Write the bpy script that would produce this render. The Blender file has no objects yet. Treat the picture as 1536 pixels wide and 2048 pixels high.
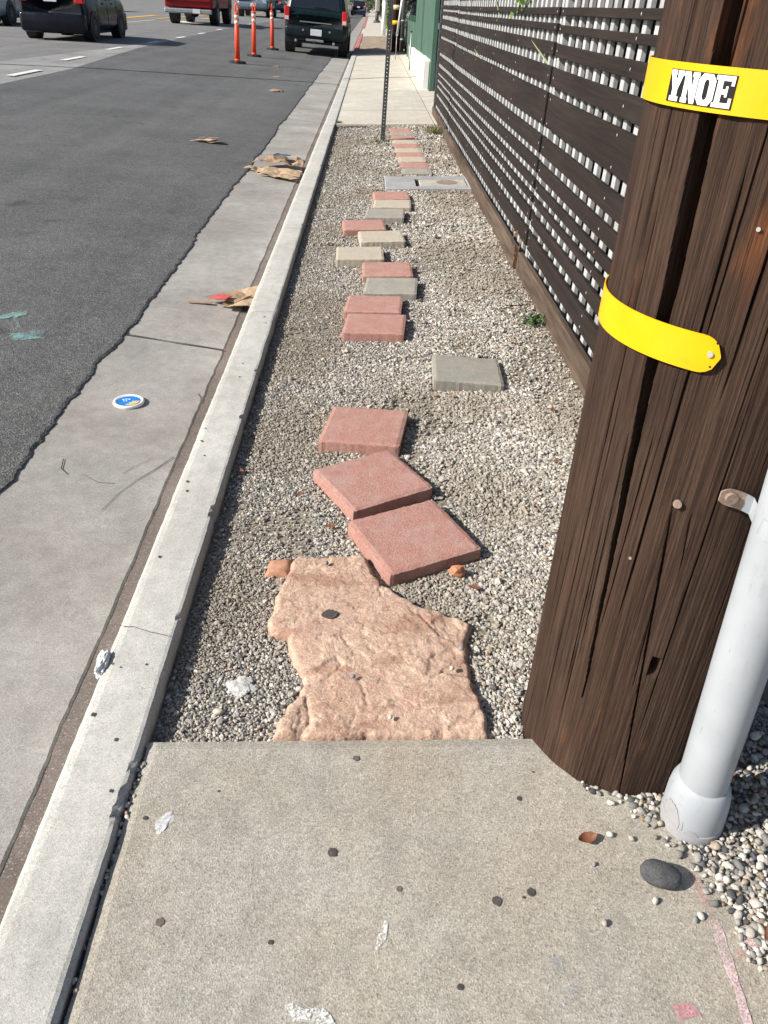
import bpy, bmesh, math, random
import numpy as np
from mathutils import Vector, Matrix, noise
from mathutils.geometry import delaunay_2d_cdt, tessellate_polygon

random.seed(7)
RNG = np.random.default_rng(11)
scene = bpy.context.scene
COL = scene.collection
rad = math.radians

# ------------------------------------------------------------------ camera
cam_d = bpy.data.cameras.new('camera')
cam_d.sensor_fit = 'VERTICAL'
cam_d.sensor_height = 24.0
cam_d.sensor_width = 18.0
cam_d.lens = 24.0 * 1540 / 2048
cam_d.clip_start = 0.05
cam_d.clip_end = 3000
cam = bpy.data.objects.new('camera', cam_d)
COL.objects.link(cam)
_p, _yaw, _roll = rad(33.27537), rad(-2.6687), rad(3.5)
_hd = Vector((-math.sin(_yaw), math.cos(_yaw), 0))
_rt = Vector((math.cos(_yaw), math.sin(_yaw), 0))
_up = Vector((0, 0, 1))
_fw = _hd * math.cos(_p) - _up * math.sin(_p)
_dn = -(_hd * math.sin(_p) + _up * math.cos(_p))
_R = _rt * math.cos(_roll) - _dn * math.sin(_roll)
_D = _rt * math.sin(_roll) + _dn * math.cos(_roll)
_m = Matrix((( _R.x, -_D.x, -_fw.x, 0), (_R.y, -_D.y, -_fw.y, 0), (_R.z, -_D.z, -_fw.z, 1.366), (0, 0, 0, 1)))
cam.matrix_world = _m
scene.camera = cam

# ------------------------------------------------------------------ sky, sun, exposure
SUN_EL = 34.5
SUN_DIR = Vector((-1.0, -0.27, 0)).normalized() * math.cos(rad(SUN_EL)) + Vector((0, 0, math.sin(rad(SUN_EL))))
world = bpy.data.worlds.new('World')
scene.world = world
world.use_nodes = True
wn = world.node_tree
for n in list(wn.nodes):
    wn.nodes.remove(n)
sky = wn.nodes.new('ShaderNodeTexSky')
sky.sky_type = 'NISHITA'
sky.sun_disc = False
sky.sun_elevation = rad(SUN_EL)
sky.sun_rotation = math.atan2(SUN_DIR.x, SUN_DIR.y)
sky.air_density = 1.0
sky.dust_density = 1.5
sky.ozone_density = 1.0
bg = wn.nodes.new('ShaderNodeBackground')
bg.inputs['Strength'].default_value = 0.085
wo = wn.nodes.new('ShaderNodeOutputWorld')
wn.links.new(sky.outputs[0], bg.inputs['Color'])
wn.links.new(bg.outputs[0], wo.inputs['Surface'])
sun_d = bpy.data.lights.new('sun', 'SUN')
sun_d.energy = 4.6
sun_d.angle = rad(0.53)
sun_d.color = (1.0, 0.955, 0.89)
sun = bpy.data.objects.new('sun', sun_d)
COL.objects.link(sun)
sun.rotation_euler = (-SUN_DIR).to_track_quat('-Z', 'Y').to_euler()
vs = scene.view_settings
vs.view_transform = 'Standard'
vs.look = 'None'
vs.exposure = 0.60
vs.gamma = 1.0
vs.use_curve_mapping = False
scene.cycles.max_bounces = 6
scene.cycles.transparent_max_bounces = 8

# ------------------------------------------------------------------ helpers
SL = 0.05                                  # cross slope of the pavement strip
def S(x, y, w=0.0):
    return (x, y, w + SL * x)

def tag(o, label=None, cat=None, group=None, kind=None):
    if label: o['label'] = label
    if cat: o['category'] = cat
    if group: o['group'] = group
    if kind: o['kind'] = kind
    return o

def empty(name, loc=(0, 0, 0), rz=0.0):
    o = bpy.data.objects.new(name, None)
    COL.objects.link(o)
    o.location = loc
    o.rotation_euler = (0, 0, rz)
    o.empty_display_size = 0.1
    return o

def link_mesh(name, me, mat=None, parent=None, loc=None, rot=None, smooth=False):
    o = bpy.data.objects.new(name, me)
    COL.objects.link(o)
    if mat is not None and not me.materials:
        me.materials.append(mat)
    if parent: o.parent = parent
    if loc is not None: o.location = loc
    if rot is not None: o.rotation_euler = rot
    if smooth:
        me.polygons.foreach_set('use_smooth', [True] * len(me.polygons))
    return o

def pd(name, verts, faces, mat=None, parent=None, loc=None, rot=None, smooth=False):
    me = bpy.data.meshes.new(name)
    me.from_pydata([tuple(v) for v in verts], [], faces)
    me.update()
    return link_mesh(name, me, mat, parent, loc, rot, smooth)

def bmo(name, bm, mat=None, parent=None, loc=None, rot=None, smooth=False):
    me = bpy.data.meshes.new(name)
    bmesh.ops.recalc_face_normals(bm, faces=bm.faces)
    bm.to_mesh(me)
    bm.free()
    return link_mesh(name, me, mat, parent, loc, rot, smooth)

def bm_box(bm, c, s, M=None, bev=0.0, seg=1):
    r = bmesh.ops.create_cube(bm, size=1.0)
    vs_ = r['verts']
    for v in vs_:
        v.co = Vector((c[0] + v.co.x * s[0], c[1] + v.co.y * s[1], c[2] + v.co.z * s[2]))
    if bev > 0:
        es = list({e for v in vs_ for e in v.link_edges})
        rr = bmesh.ops.bevel(bm, geom=es, offset=bev, segments=seg, affect='EDGES', profile=0.5)
        vs_ = list({v for f in rr['faces'] for v in f.verts} | {v for v in vs_ if v.is_valid})
    if M is not None:
        bmesh.ops.transform(bm, matrix=M, verts=vs_)
    return vs_

def box(name, c, s, mat, parent=None, bev=0.0, seg=1, loc=None, rot=None, M=None, smooth=False):
    bm = bmesh.new()
    bm_box(bm, c, s, M, bev, seg)
    return bmo(name, bm, mat, parent, loc, rot, smooth)

def bm_cyl(bm, p0, p1, r0, r1=None, n=16, caps=True):
    r1 = r0 if r1 is None else r1
    p0, p1 = Vector(p0), Vector(p1)
    d = (p1 - p0).normalized()
    a = Vector((0, 0, 1)) if abs(d.z) < 0.9 else Vector((1, 0, 0))
    u = d.cross(a).normalized(); v = d.cross(u)
    A = [bm.verts.new(p0 + (u * math.cos(2 * math.pi * k / n) + v * math.sin(2 * math.pi * k / n)) * r0) for k in range(n)]
    B = [bm.verts.new(p1 + (u * math.cos(2 * math.pi * k / n) + v * math.sin(2 * math.pi * k / n)) * r1) for k in range(n)]
    for k in range(n):
        bm.faces.new((A[k], A[(k + 1) % n], B[(k + 1) % n], B[k]))
    if caps:
        bm.faces.new(A[::-1]); bm.faces.new(B)

def cyl(name, p0, p1, r0, mat, parent=None, r1=None, n=16, smooth=True, loc=None):
    bm = bmesh.new()
    bm_cyl(bm, p0, p1, r0, r1, n)
    o = bmo(name, bm, mat, parent, loc)
    if smooth:
        for p in o.data.polygons:
            p.use_smooth = len(p.vertices) == 4
    return o

def tube(name, pts, r, mat, parent=None, n=8, loc=None):
    """a round bar along a polyline"""
    verts, faces = [], []
    P = [Vector(p) for p in pts]
    rs = r if isinstance(r, (list, tuple)) else [r] * len(P)
    for i, p in enumerate(P):
        d = (P[min(i + 1, len(P) - 1)] - P[max(i - 1, 0)]).normalized()
        a = Vector((0, 0, 1)) if abs(d.z) < 0.9 else Vector((1, 0, 0))
        u = d.cross(a).normalized(); v = d.cross(u)
        for k in range(n):
            t = 2 * math.pi * k / n
            verts.append(p + (u * math.cos(t) + v * math.sin(t)) * rs[i])
    for i in range(len(P) - 1):
        for k in range(n):
            faces.append((i * n + k, i * n + (k + 1) % n, (i + 1) * n + (k + 1) % n, (i + 1) * n + k))
    faces.append(tuple(range(n))[::-1]); faces.append(tuple(range((len(P) - 1) * n, len(P) * n)))
    return pd(name, verts, faces, mat, parent, loc, None, True)

def nz(x, y, z=0.0):
    return noise.noise(Vector((x, y, z)))

# ------------------------------------------------------------------ materials
class NB:
    def __init__(s, name):
        s.m = bpy.data.materials.new(name)
        s.m.use_nodes = True
        s.t = s.m.node_tree
        s.b = s.t.nodes['Principled BSDF']
        s.out = s.t.nodes['Material Output']
        g = s.t.nodes.new('ShaderNodeNewGeometry')
        s.pos = g.outputs['Position']
    def n(s, typ, **kw):
        nd = s.t.nodes.new(typ)
        for k, v in kw.items():
            setattr(nd, k, v)
        return nd
    def l(s, a, b): s.t.links.new(a, b)
    def scaled(s, vec):
        mp = s.n('ShaderNodeMapping')
        mp.inputs['Scale'].default_value = vec
        s.l(s.pos, mp.inputs['Vector'])
        return mp.outputs[0]
    def noise(s, scale, detail=3, rough=0.55, vec=None, dist=0.0):
        t = s.n('ShaderNodeTexNoise')
        t.inputs['Scale'].default_value = scale
        t.inputs['Detail'].default_value = detail
        t.inputs['Roughness'].default_value = rough
        t.inputs['Distortion'].default_value = dist
        s.l(vec or s.pos, t.inputs['Vector'])
        return t.outputs['Fac']
    def voro(s, scale, vec=None, feature='F1', out='Distance', rnd=1.0):
        t = s.n('ShaderNodeTexVoronoi', feature=feature)
        t.inputs['Scale'].default_value = scale
        t.inputs['Randomness'].default_value = rnd
        s.l(vec or s.pos, t.inputs['Vector'])
        return t.outputs[out]
    def ramp(s, fac, lo, hi, a=0.0, b=1.0):
        t = s.n('ShaderNodeMapRange')
        t.inputs['From Min'].default_value = lo
        t.inputs['From Max'].default_value = hi
        t.inputs['To Min'].default_value = a
        t.inputs['To Max'].default_value = b
        s.l(fac, t.inputs['Value'])
        return t.outputs[0]
    def math(s, op, a, b):
        t = s.n('ShaderNodeMath', operation=op)
        for i, v in enumerate((a, b)):
            if isinstance(v, (int, float)): t.inputs[i].default_value = v
            else: s.l(v, t.inputs[i])
        return t.outputs[0]
    def mix(s, fac, a, b, mode='MIX'):
        t = s.n('ShaderNodeMix', data_type='RGBA', blend_type=mode)
        for sock, v in ((t.inputs['Factor'], fac), (t.inputs['A'], a), (t.inputs['B'], b)):
            if isinstance(v, (int, float)): sock.default_value = v
            elif isinstance(v, tuple): sock.default_value = (*v[:3], 1)
            else: s.l(v, sock)
        return t.outputs['Result']
    def gray(s, f):
        t = s.n('ShaderNodeCombineColor')
        for i in range(3): s.l(f, t.inputs[i])
        return t.outputs[0]
    def mul(s, col, f):
        return s.mix(1.0, col, s.gray(f), 'MULTIPLY')
    def bump(s, h, strength, dist=0.002):
        t = s.n('ShaderNodeBump')
        t.inputs['Strength'].default_value = strength
        t.inputs['Distance'].default_value = dist
        s.l(h, t.inputs['Height'])
        s.l(t.outputs[0], s.b.inputs['Normal'])
    def done(s, col=None, rough=None, spec=0.3, metal=0.0):
        if col is not None:
            if isinstance(col, tuple): s.b.inputs['Base Color'].default_value = (*col[:3], 1)
            else: s.l(col, s.b.inputs['Base Color'])
        if rough is not None:
            if isinstance(rough, (int, float)): s.b.inputs['Roughness'].default_value = rough
            else: s.l(rough, s.b.inputs['Roughness'])
        s.b.inputs['Specular IOR Level'].default_value = spec
        s.b.inputs['Metallic'].default_value = metal
        return s.m

def M(name, col, rough=0.7, var=0.12, scale=6.0, fine=120.0, fvar=0.12, bump=0.15, spec=0.3, metal=0.0):
    b = NB(name)
    f = b.ramp(b.noise(scale, 4), 0.3, 0.7, 1 - var, 1 + var)
    g = b.noise(fine, 2)
    c = b.mul(b.mul(tuple(col), f), b.ramp(g, 0.3, 0.7, 1 - fvar, 1 + fvar))
    if bump: b.bump(g, bump, 0.002)
    return b.done(c, rough, spec, metal)

def paint(name, col, metal=0.2, rough=0.28, spec=0.5, coat=0.5):
    b = NB(name)
    f = b.ramp(b.noise(2.5, 3), 0.3, 0.7, 0.85, 1.12)
    c = b.mul(tuple(col), f)
    r = b.ramp(b.noise(5, 3), 0.3, 0.7, rough * 0.8, rough * 1.5)
    m = b.done(c, r, spec, metal)
    b.b.inputs['Coat Weight'].default_value = coat
    b.b.inputs['Coat Roughness'].default_value = 0.08
    return m

def concrete(name, col, stain=0.18, speck=0.30, tint=(0.36, 0.30, 0.22), tint_amt=0.35, bump=0.5, fs=430.0, pits=0.5):
    b = NB(name)
    big = b.noise(2.2, 4, 0.6)
    mid = b.noise(17, 5, 0.7)
    fine = b.noise(fs, 3, 0.8)
    c = b.mix(b.ramp(b.noise(1.3, 3, 0.6), 0.42, 0.72, 0, tint_amt), tuple(col), tuple(tint))
    c = b.mul(c, b.ramp(big, 0.3, 0.7, 1 - stain, 1 + stain * 0.7))
    c = b.mul(c, b.ramp(mid, 0.3, 0.7, 0.86, 1.12))
    c = b.mul(c, b.ramp(fine, 0.36, 0.64, 1 - speck, 1 + speck))
    # scattered sand grains, light and dark
    gv = b.n('ShaderNodeTexVoronoi'); gv.inputs['Scale'].default_value = fs * 0.8
    b.l(b.pos, gv.inputs['Vector'])
    sep = b.n('ShaderNodeSeparateColor'); b.l(gv.outputs['Color'], sep.inputs[0])
    c = b.mul(c, b.ramp(sep.outputs[0], 0.0, 1.0, 1 - speck * .7, 1 + speck * .7))
    pale = b.ramp(sep.outputs[1], 0.93, 0.95, 0, 0.40 * min(1, speck * 3))
    c = b.mix(pale, c, (0.62, 0.60, 0.55))
    dark = b.ramp(sep.outputs[2], 0.94, 0.96, 0, 0.5 * min(1, speck * 3))
    c = b.mix(dark, c, (0.10, 0.095, 0.09))
    # dirty cloudy stains
    c = b.mix(b.ramp(b.noise(6.5, 5, 0.7, None, 0.8), 0.54, 0.72, 0, 0.38), c, tuple(v * .55 for v in col))
    # small dark pits
    pv = b.voro(42)
    pm = b.math('MULTIPLY', b.ramp(pv, 0.05, 0.11, 1, 0), b.ramp(b.noise(9, 2), 0.55, 0.62, 0, 1))
    c = b.mix(b.math('MULTIPLY', pm, pits), c, (0.07, 0.065, 0.06))
    h = b.math('ADD', b.math('MULTIPLY', fine, 0.8), b.math('ADD', b.math('MULTIPLY', mid, 0.35), b.math('MULTIPLY', gv.outputs['Distance'], 0.4)))
    b.bump(h, bump, 0.0022)
    return b.done(c, 0.88, 0.2)

def asphalt(name, col, speck=0.45, bump=0.9):
    b = NB(name)
    big = b.noise(0.7, 4, 0.6)
    mid = b.noise(7, 4, 0.65)
    fine = b.noise(210, 3, 0.8)
    vc = b.voro(125, out='Color')
    sep = b.n('ShaderNodeSeparateColor'); b.l(vc, sep.inputs[0])
    c = b.mul(tuple(col), b.ramp(big, 0.3, 0.7, 0.82, 1.15))
    c = b.mul(c, b.ramp(mid, 0.3, 0.7, 0.88, 1.12))
    c = b.mul(c, b.ramp(fine, 0.3, 0.7, 1 - speck, 1 + speck))
    c = b.mul(c, b.ramp(sep.outputs[0], 0, 1, 0.62, 1.38))
    c = b.mix(b.ramp(sep.outputs[1], 0.90, 0.93, 0, 0.45), c, (0.30, 0.29, 0.27))
    # streaks along the lane from tyres
    st = b.noise(1.0, 3, 0.5, b.scaled((2.2, 0.05, 1)))
    c = b.mul(c, b.ramp(st, 0.35, 0.65, 0.90, 1.08))
    # a few light chips and dark oil spots
    chips = b.math('MULTIPLY', b.ramp(b.voro(22), 0.03, 0.06, 1, 0), b.ramp(b.noise(5, 1), 0.56, 0.6, 0, 0.8))
    c = b.mix(chips, c, (0.33, 0.31, 0.28))
    oil = b.math('MULTIPLY', b.ramp(b.noise(2.3, 3), 0.62, 0.72, 0, 0.55), b.ramp(b.noise(0.6, 1), 0.45, 0.6, 0, 1))
    c = b.mix(oil, c, (0.03, 0.03, 0.03))
    b.bump(b.math('ADD', fine, b.voro(125)), bump, 0.004)
    return b.done(c, 0.85, 0.25)

def paver_mat(name, col, dark):
    b = NB(name)
    n1 = b.noise(9, 3)
    fine = b.noise(520, 3, 0.8)
    vc = b.voro(330, out='Color')
    sep = b.n('ShaderNodeSeparateColor'); b.l(vc, sep.inputs[0])
    c = b.mix(b.ramp(n1, 0.35, 0.7, 0, 0.45), tuple(col), tuple(dark))
    c = b.mul(c, b.ramp(fine, 0.3, 0.7, 0.72, 1.25))
    c = b.mul(c, b.ramp(sep.outputs[0], 0, 1, 0.78, 1.2))
    pits = b.math('MULTIPLY', b.ramp(b.voro(95), 0.12, 0.2, 1, 0), b.ramp(sep.outputs[1], 0.75, 0.8, 0, 0.75))
    c = b.mix(pits, c, tuple(v * 0.35 for v in dark))
    # pale dust
    c = b.mix(b.ramp(b.noise(14, 4, 0.7), 0.45, 0.72, 0, 0.55), c, (0.47, 0.36, 0.31))
    b.bump(b.math('ADD', fine, b.math('MULTIPLY', b.voro(190), 0.5)), 0.85, 0.0028)
    return b.done(c, 0.92, 0.15)

def wood_mat(name, col, col2, along='Z', grain=60.0, stretch=0.03, var=0.5, bump=0.6, rough=0.85, spots=None, weather=None):
    b = NB(name)
    sc = {'Z': (1, 1, stretch), 'Y': (1, stretch, 1), 'X': (stretch, 1, 1)}[along]
    v = b.scaled(sc)
    g1 = b.noise(grain, 4, 0.65, v, 0.25)
    g2 = b.noise(grain * 3.3, 3, 0.7, v)
    big = b.noise(4, 3, 0.5, b.scaled(tuple(max(k, 0.25) for k in sc)))
    c = b.mix(b.ramp(big, 0.35, 0.65), tuple(col), tuple(col2))
    c = b.mul(c, b.ramp(g1, 0.32, 0.68, 1 - var, 1 + var))
    c = b.mul(c, b.ramp(g2, 0.3, 0.7, 0.75, 1.22))
    if spots:
        sm = b.math('MULTIPLY', b.ramp(b.noise(16, 3, 0.6, b.scaled(tuple(max(k, 0.2) for k in sc))), 0.60, 0.70, 0, 0.75), b.ramp(b.noise(2.2, 2), 0.5, 0.62, 0, 1))
        c = b.mix(sm, c, tuple(spots))
    if weather:
        wm = b.math('MULTIPLY', b.ramp(b.noise(10, 5, 0.7, b.scaled(tuple(max(k, 0.12) for k in sc))), 0.48, 0.66, 0, 0.55), b.ramp(g1, 0.4, 0.6, 0.2, 1))
        c = b.mix(wm, c, tuple(weather))
    b.bump(b.math('ADD', g1, b.math('MULTIPLY', g2, 0.5)), bump, 0.004)
    return b.done(c, rough, 0.22)

def attr_mat(name, rough=0.85, bump=0.4):
    b = NB(name)
    a = b.n('ShaderNodeAttribute', attribute_name='Col')
    f = b.noise(420, 2, 0.7)
    c = b.mul(a.outputs['Color'], b.ramp(f, 0.3, 0.7, 0.75, 1.2))
    b.bump(f, bump, 0.001)
    return b.done(c, rough, 0.25)

def leaf_mat(name, c1, c2, trans=0.25):
    b = NB(name)
    c = b.mix(b.ramp(b.noise(9, 3), 0.3, 0.7), tuple(c1), tuple(c2))
    c = b.mul(c, b.ramp(b.noise(90, 2), 0.3, 0.7, 0.75, 1.25))
    m = b.done(c, 0.55, 0.3)
    tr = b.n('ShaderNodeBsdfTranslucent')
    b.l(c, tr.inputs['Color'])
    mx = b.n('ShaderNodeMixShader')
    mx.inputs[0].default_value = trans
    b.l(b.b.outputs[0], mx.inputs[1]); b.l(tr.outputs[0], mx.inputs[2])
    b.l(mx.outputs[0], b.out.inputs['Surface'])
    return m

def chalk_mat(name, col, lo=0.44, hi=0.60, scale=240.0, base=0.0):
    """worn paint: only part of the surface still carries it"""
    b = NB(name)
    m = b.done(b.mul(tuple(col), b.ramp(b.noise(60, 2), 0.3, 0.7, 0.85, 1.1)), 0.9, 0.1)
    f = b.math('ADD', b.math('MULTIPLY', b.noise(scale, 3, 0.7), 0.6), b.math('MULTIPLY', b.noise(18, 3), 0.4))
    f = b.ramp(f, lo, hi, base, 1)
    tr = b.n('ShaderNodeBsdfTransparent')
    mx = b.n('ShaderNodeMixShader')
    b.l(f, mx.inputs[0]); b.l(tr.outputs[0], mx.inputs[1]); b.l(b.b.outputs[0], mx.inputs[2])
    b.l(mx.outputs[0], b.out.inputs['Surface'])
    return m

m_ground = M('ground_earth', (0.20, 0.17, 0.13), 0.95, 0.2, 0.2, 3, 0.2)
m_lane = asphalt('old_lane_asphalt', (0.185, 0.180, 0.172), 0.3, 0.5)
m_light = asphalt('worn_lane_concrete', (0.27, 0.265, 0.25), 0.25, 0.4)
m_asph = asphalt('parking_asphalt', (0.120, 0.119, 0.115), 0.55)
m_gutter = concrete('gutter_concrete', (0.345, 0.328, 0.300), 0.20, 0.20, (0.27, 0.235, 0.195), 0.6, 0.45)
m_gdirt = concrete('gutter_dirt', (0.185, 0.155, 0.132), 0.25, 0.25, (0.12, 0.085, 0.07), 0.6, 0.4)
m_kerb = concrete('kerb_concrete', (0.475, 0.462, 0.42), 0.10, 0.18, (0.36, 0.33, 0.27), 0.3, 0.4)
m_slab = concrete('near_slab_concrete', (0.372, 0.350, 0.300), 0.13, 0.24, (0.355, 0.285, 0.200), 0.75, 0.85, 330.0)
m_fslab = concrete('far_slab_concrete', (0.52, 0.48, 0.405), 0.12, 0.12, (0.43, 0.38, 0.30), 0.5, 0.2, 90.0)
m_joint = M('joint_dirt', (0.06, 0.05, 0.042), 0.95)
m_red_kerb = M('red_kerb_paint', (0.42, 0.15, 0.13), 0.8, 0.25, 3, 60, 0.2)
m_soil = concrete('gravel_bed_soil', (0.27, 0.235, 0.185), 0.25, 0.45, (0.21, 0.17, 0.125), 0.6, 0.9, 170.0)
m_dirt = M('dry_dirt', (0.30, 0.235, 0.165), 0.95, 0.3, 3, 30, 0.35, 0.6)
m_gravel = attr_mat('pebbles')
m_pred = paver_mat('red_paver', (0.455, 0.245, 0.200), (0.375, 0.190, 0.150))
m_pgrey = paver_mat('grey_paver', (0.335, 0.325, 0.275), (0.26, 0.25, 0.215))
m_pcream = paver_mat('cream_paver', (0.50, 0.45, 0.355), (0.42, 0.365, 0.275))
m_fence = wood_mat('dark_stained_board', (0.0175, 0.0122, 0.0098), (0.0270, 0.0190, 0.0152), 'Y', 45, 0.03, 0.28, 0.4, 0.75)
m_kick = wood_mat('weathered_kick_board', (0.075, 0.052, 0.037), (0.115, 0.083, 0.060), 'Y', 30, 0.05, 0.4, 0.5, 0.85)
m_slat = M('pale_slat_paint', (0.42, 0.425, 0.42), 0.75, 0.28, 5, 90, 0.10, 0.1)
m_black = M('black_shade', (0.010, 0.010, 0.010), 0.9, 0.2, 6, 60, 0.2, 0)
m_back = M('dark_shade_fill', (0.007, 0.0075, 0.007), 0.95, 0.5, 3, 40, 0.4, 0.2)  # near-black tone paints the shade behind the slats; reused for hedge cores
m_nail = M('nail_steel', (0.62, 0.62, 0.60), 0.45, 0.1, 30, 200, 0.1, 0, 0.5, 0.6)
m_pole = wood_mat('pole_timber', (0.036, 0.0195, 0.0130), (0.064, 0.036, 0.0235), 'Z', 190, 0.020, 0.55, 1.0, 0.8, (0.19, 0.068, 0.026), (0.100, 0.064, 0.044))
m_pole2 = wood_mat('far_pole_timber', (0.06, 0.028, 0.022), (0.08, 0.04, 0.03), 'Z', 40, 0.05, 0.4, 0.5)
def scuffed(name, col, dirt, rough, amt, sc=(1, 1, 1), spec=.4, lo=.58, hi=.72):
    b = NB(name)
    c = b.mul(tuple(col), b.ramp(b.noise(7, 3), 0.3, 0.7, 0.90, 1.06))
    c = b.mix(b.ramp(b.noise(26, 5, 0.72, b.scaled(sc)), lo, hi, 0, amt), c, tuple(dirt))
    c = b.mix(b.ramp(b.noise(120, 3, 0.7, b.scaled(sc)), 0.66, 0.74, 0, amt), c, tuple(v * .6 for v in dirt))
    b.bump(b.noise(30, 3), 0.08, 0.003)
    return b.done(c, b.ramp(b.noise(20, 4), 0.3, 0.7, rough * .8, rough * 1.4), spec)
m_yellow = scuffed('yellow_band_plastic', (0.80, 0.43, 0.002), (0.48, 0.24, 0.01), 0.42, 0.30, (1, 1, 1.5))
m_black_st = M('sticker_black', (0.012, 0.012, 0.013), 0.45, 0.1, 10, 100, 0.05, 0)
m_white_st = M('sticker_white', (0.80, 0.80, 0.78), 0.5, 0.04, 20, 200, 0.03, 0)
m_pipe = scuffed('grey_white_pipe_paint', (0.375, 0.40, 0.425), (0.20, 0.195, 0.185), 0.48, 0.5, (1, 1, .25), .35, .54, .74)
m_pipe_raw = M('bare_pipe_plastic', (0.34, 0.335, 0.345), 0.6, 0.1, 12, 90, 0.06, 0.06)
m_galv = M('galvanised_steel', (0.33, 0.34, 0.35), 0.5, 0.15, 10, 120, 0.1, 0.05, 0.5, 0.7)
m_rust = M('rusty_steel', (0.30, 0.215, 0.17), 0.7, 0.25, 30, 220, 0.2, 0.2, 0.4, 0.2)
m_sign = M('weathered_post_steel', (0.075, 0.08, 0.088), 0.6, 0.2, 10, 80, 0.15, 0.1, 0.5, 0.3)
m_orange = M('orange_delineator', (0.85, 0.075, 0.025), 0.5, 0.08, 4, 60, 0.05, 0.02, 0.4)
m_reflect = M('white_reflective_band', (0.62, 0.60, 0.54), 0.4, 0.08, 8, 60, 0.05, 0)
m_rubber = M('black_rubber', (0.022, 0.021, 0.021), 0.8, 0.2, 12, 120, 0.2, 0.2)
m_card = M('cardboard', (0.42, 0.30, 0.19), 0.9, 0.15, 9, 90, 0.12, 0.15)
m_card2 = M('cardboard_inside', (0.30, 0.20, 0.13), 0.9, 0.2, 9, 90, 0.15, 0.15)
m_cred = M('red_printed_card', (0.55, 0.10, 0.09), 0.7, 0.1, 20, 90, 0.1, 0)
m_cblue = M('blue_printed_card', (0.04, 0.09, 0.15), 0.7, 0.1, 20, 90, 0.1, 0)
m_tissue = M('white_tissue', (0.70, 0.69, 0.66), 0.95, 0.1, 20, 150, 0.1, 0.3)
m_lidw = M('white_lid_plastic', (0.74, 0.75, 0.76), 0.4, 0.04, 20, 150, 0.03, 0)
m_lidb = M('blue_lid_print', (0.015, 0.20, 0.62), 0.35, 0.1, 25, 150, 0.05, 0)
m_lidy = M('yellow_lid_print', (0.78, 0.60, 0.12), 0.35, 0.06, 25, 150, 0.05, 0)
m_lidd = M('dark_lid_ring', (0.03, 0.045, 0.07), 0.4, 0.1, 25, 150, 0.05, 0)
m_rock = M('dark_basalt_rock', (0.072, 0.073, 0.074), 0.85, 0.2, 30, 320, 0.35, 0.6)
m_orock = M('orange_stone', (0.46, 0.19, 0.10), 0.85, 0.25, 30, 200, 0.2, 0.5)
m_leaf_dry = leaf_mat('dry_red_leaf', (0.20, 0.075, 0.042), (0.29, 0.13, 0.07), 0.2)
m_leaf_tan = leaf_mat('dry_tan_leaf', (0.42, 0.25, 0.13), (0.50, 0.33, 0.18), 0.2)
m_weed = leaf_mat('weed_green', (0.05, 0.10, 0.035), (0.09, 0.15, 0.05))
m_grass = leaf_mat('dry_grass_green', (0.17, 0.19, 0.07), (0.26, 0.24, 0.12))
m_agave = leaf_mat('agave_green', (0.32, 0.38, 0.20), (0.42, 0.46, 0.28), 0.15)
m_vine = leaf_mat('vine_green', (0.10, 0.20, 0.03), (0.18, 0.30, 0.05))
m_lime = leaf_mat('lime_shrub', (0.16, 0.27, 0.025), (0.26, 0.38, 0.05), 0.35)
m_tree = leaf_mat('tree_green', (0.035, 0.065, 0.022), (0.07, 0.11, 0.035))
m_hedge = leaf_mat('dark_hedge', (0.02, 0.035, 0.014), (0.035, 0.055, 0.02))
m_bark = wood_mat('bark', (0.10, 0.075, 0.055), (0.15, 0.12, 0.09), 'Z', 20, 0.15, 0.4, 0.6)
m_greenwall = M('green_corrugated_steel', (0.060, 0.125, 0.088), 0.5, 0.12, 3, 40, 0.06, 0.03, 0.4)
m_gwhite = M('white_wall_paint', (0.78, 0.77, 0.72), 0.8, 0.06, 3, 40, 0.05, 0.15)
m_ugrey = concrete('box_concrete', (0.34, 0.345, 0.35), 0.2, 0.2, (0.27, 0.25, 0.22), 0.4, 0.3)
m_ulid = concrete('box_lid_concrete', (0.43, 0.40, 0.345), 0.15, 0.2, (0.36, 0.32, 0.26), 0.4, 0.3)
m_glass = paint('dark_car_glass', (0.012, 0.016, 0.02), 0.0, 0.06)
m_tyre = M('tyre_rubber', (0.017, 0.017, 0.018), 0.8, 0.2, 10, 90, 0.2, 0.2)
m_rim = M('alloy_rim', (0.30, 0.31, 0.32), 0.35, 0.15, 10, 60, 0.05, 0, 0.5, 0.8)
m_tail = paint('red_tail_lamp', (0.52, 0.012, 0.02), 0.0, 0.12)
m_clear = paint('clear_lamp', (0.55, 0.55, 0.54), 0.0, 0.12)
m_plate = M('number_plate', (0.62, 0.63, 0.66), 0.4, 0.1, 30, 60, 0.06, 0)
m_chrome = M('chrome', (0.62, 0.62, 0.62), 0.15, 0.05, 10, 60, 0.03, 0, 0.5, 1.0)
m_bumper = M('black_plastic', (0.022, 0.022, 0.024), 0.55, 0.1, 8, 60, 0.1, 0.1)
m_roadwhite = chalk_mat('white_road_paint', (0.68, 0.67, 0.62), 0.30, 0.42, 40, 0.25)
m_roadyel = chalk_mat('yellow_road_paint', (0.62, 0.36, 0.07), 0.30, 0.42, 40, 0.3)
m_ch_white = chalk_mat('white_chalk', (0.72, 0.71, 0.68), 0.42, 0.56)
m_ch_pink = chalk_mat('pink_chalk', (0.58, 0.28, 0.30), 0.42, 0.66, 260)
m_ch_pale = chalk_mat('pale_pink_chalk', (0.66, 0.49, 0.49), 0.38, 0.56, 260)
m_ch_blue = chalk_mat('faded_blue_chalk', (0.30, 0.36, 0.43), 0.5, 0.8)
m_ch_teal = chalk_mat('teal_spray_paint', (0.24, 0.40, 0.37), 0.44, 0.58)
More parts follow.
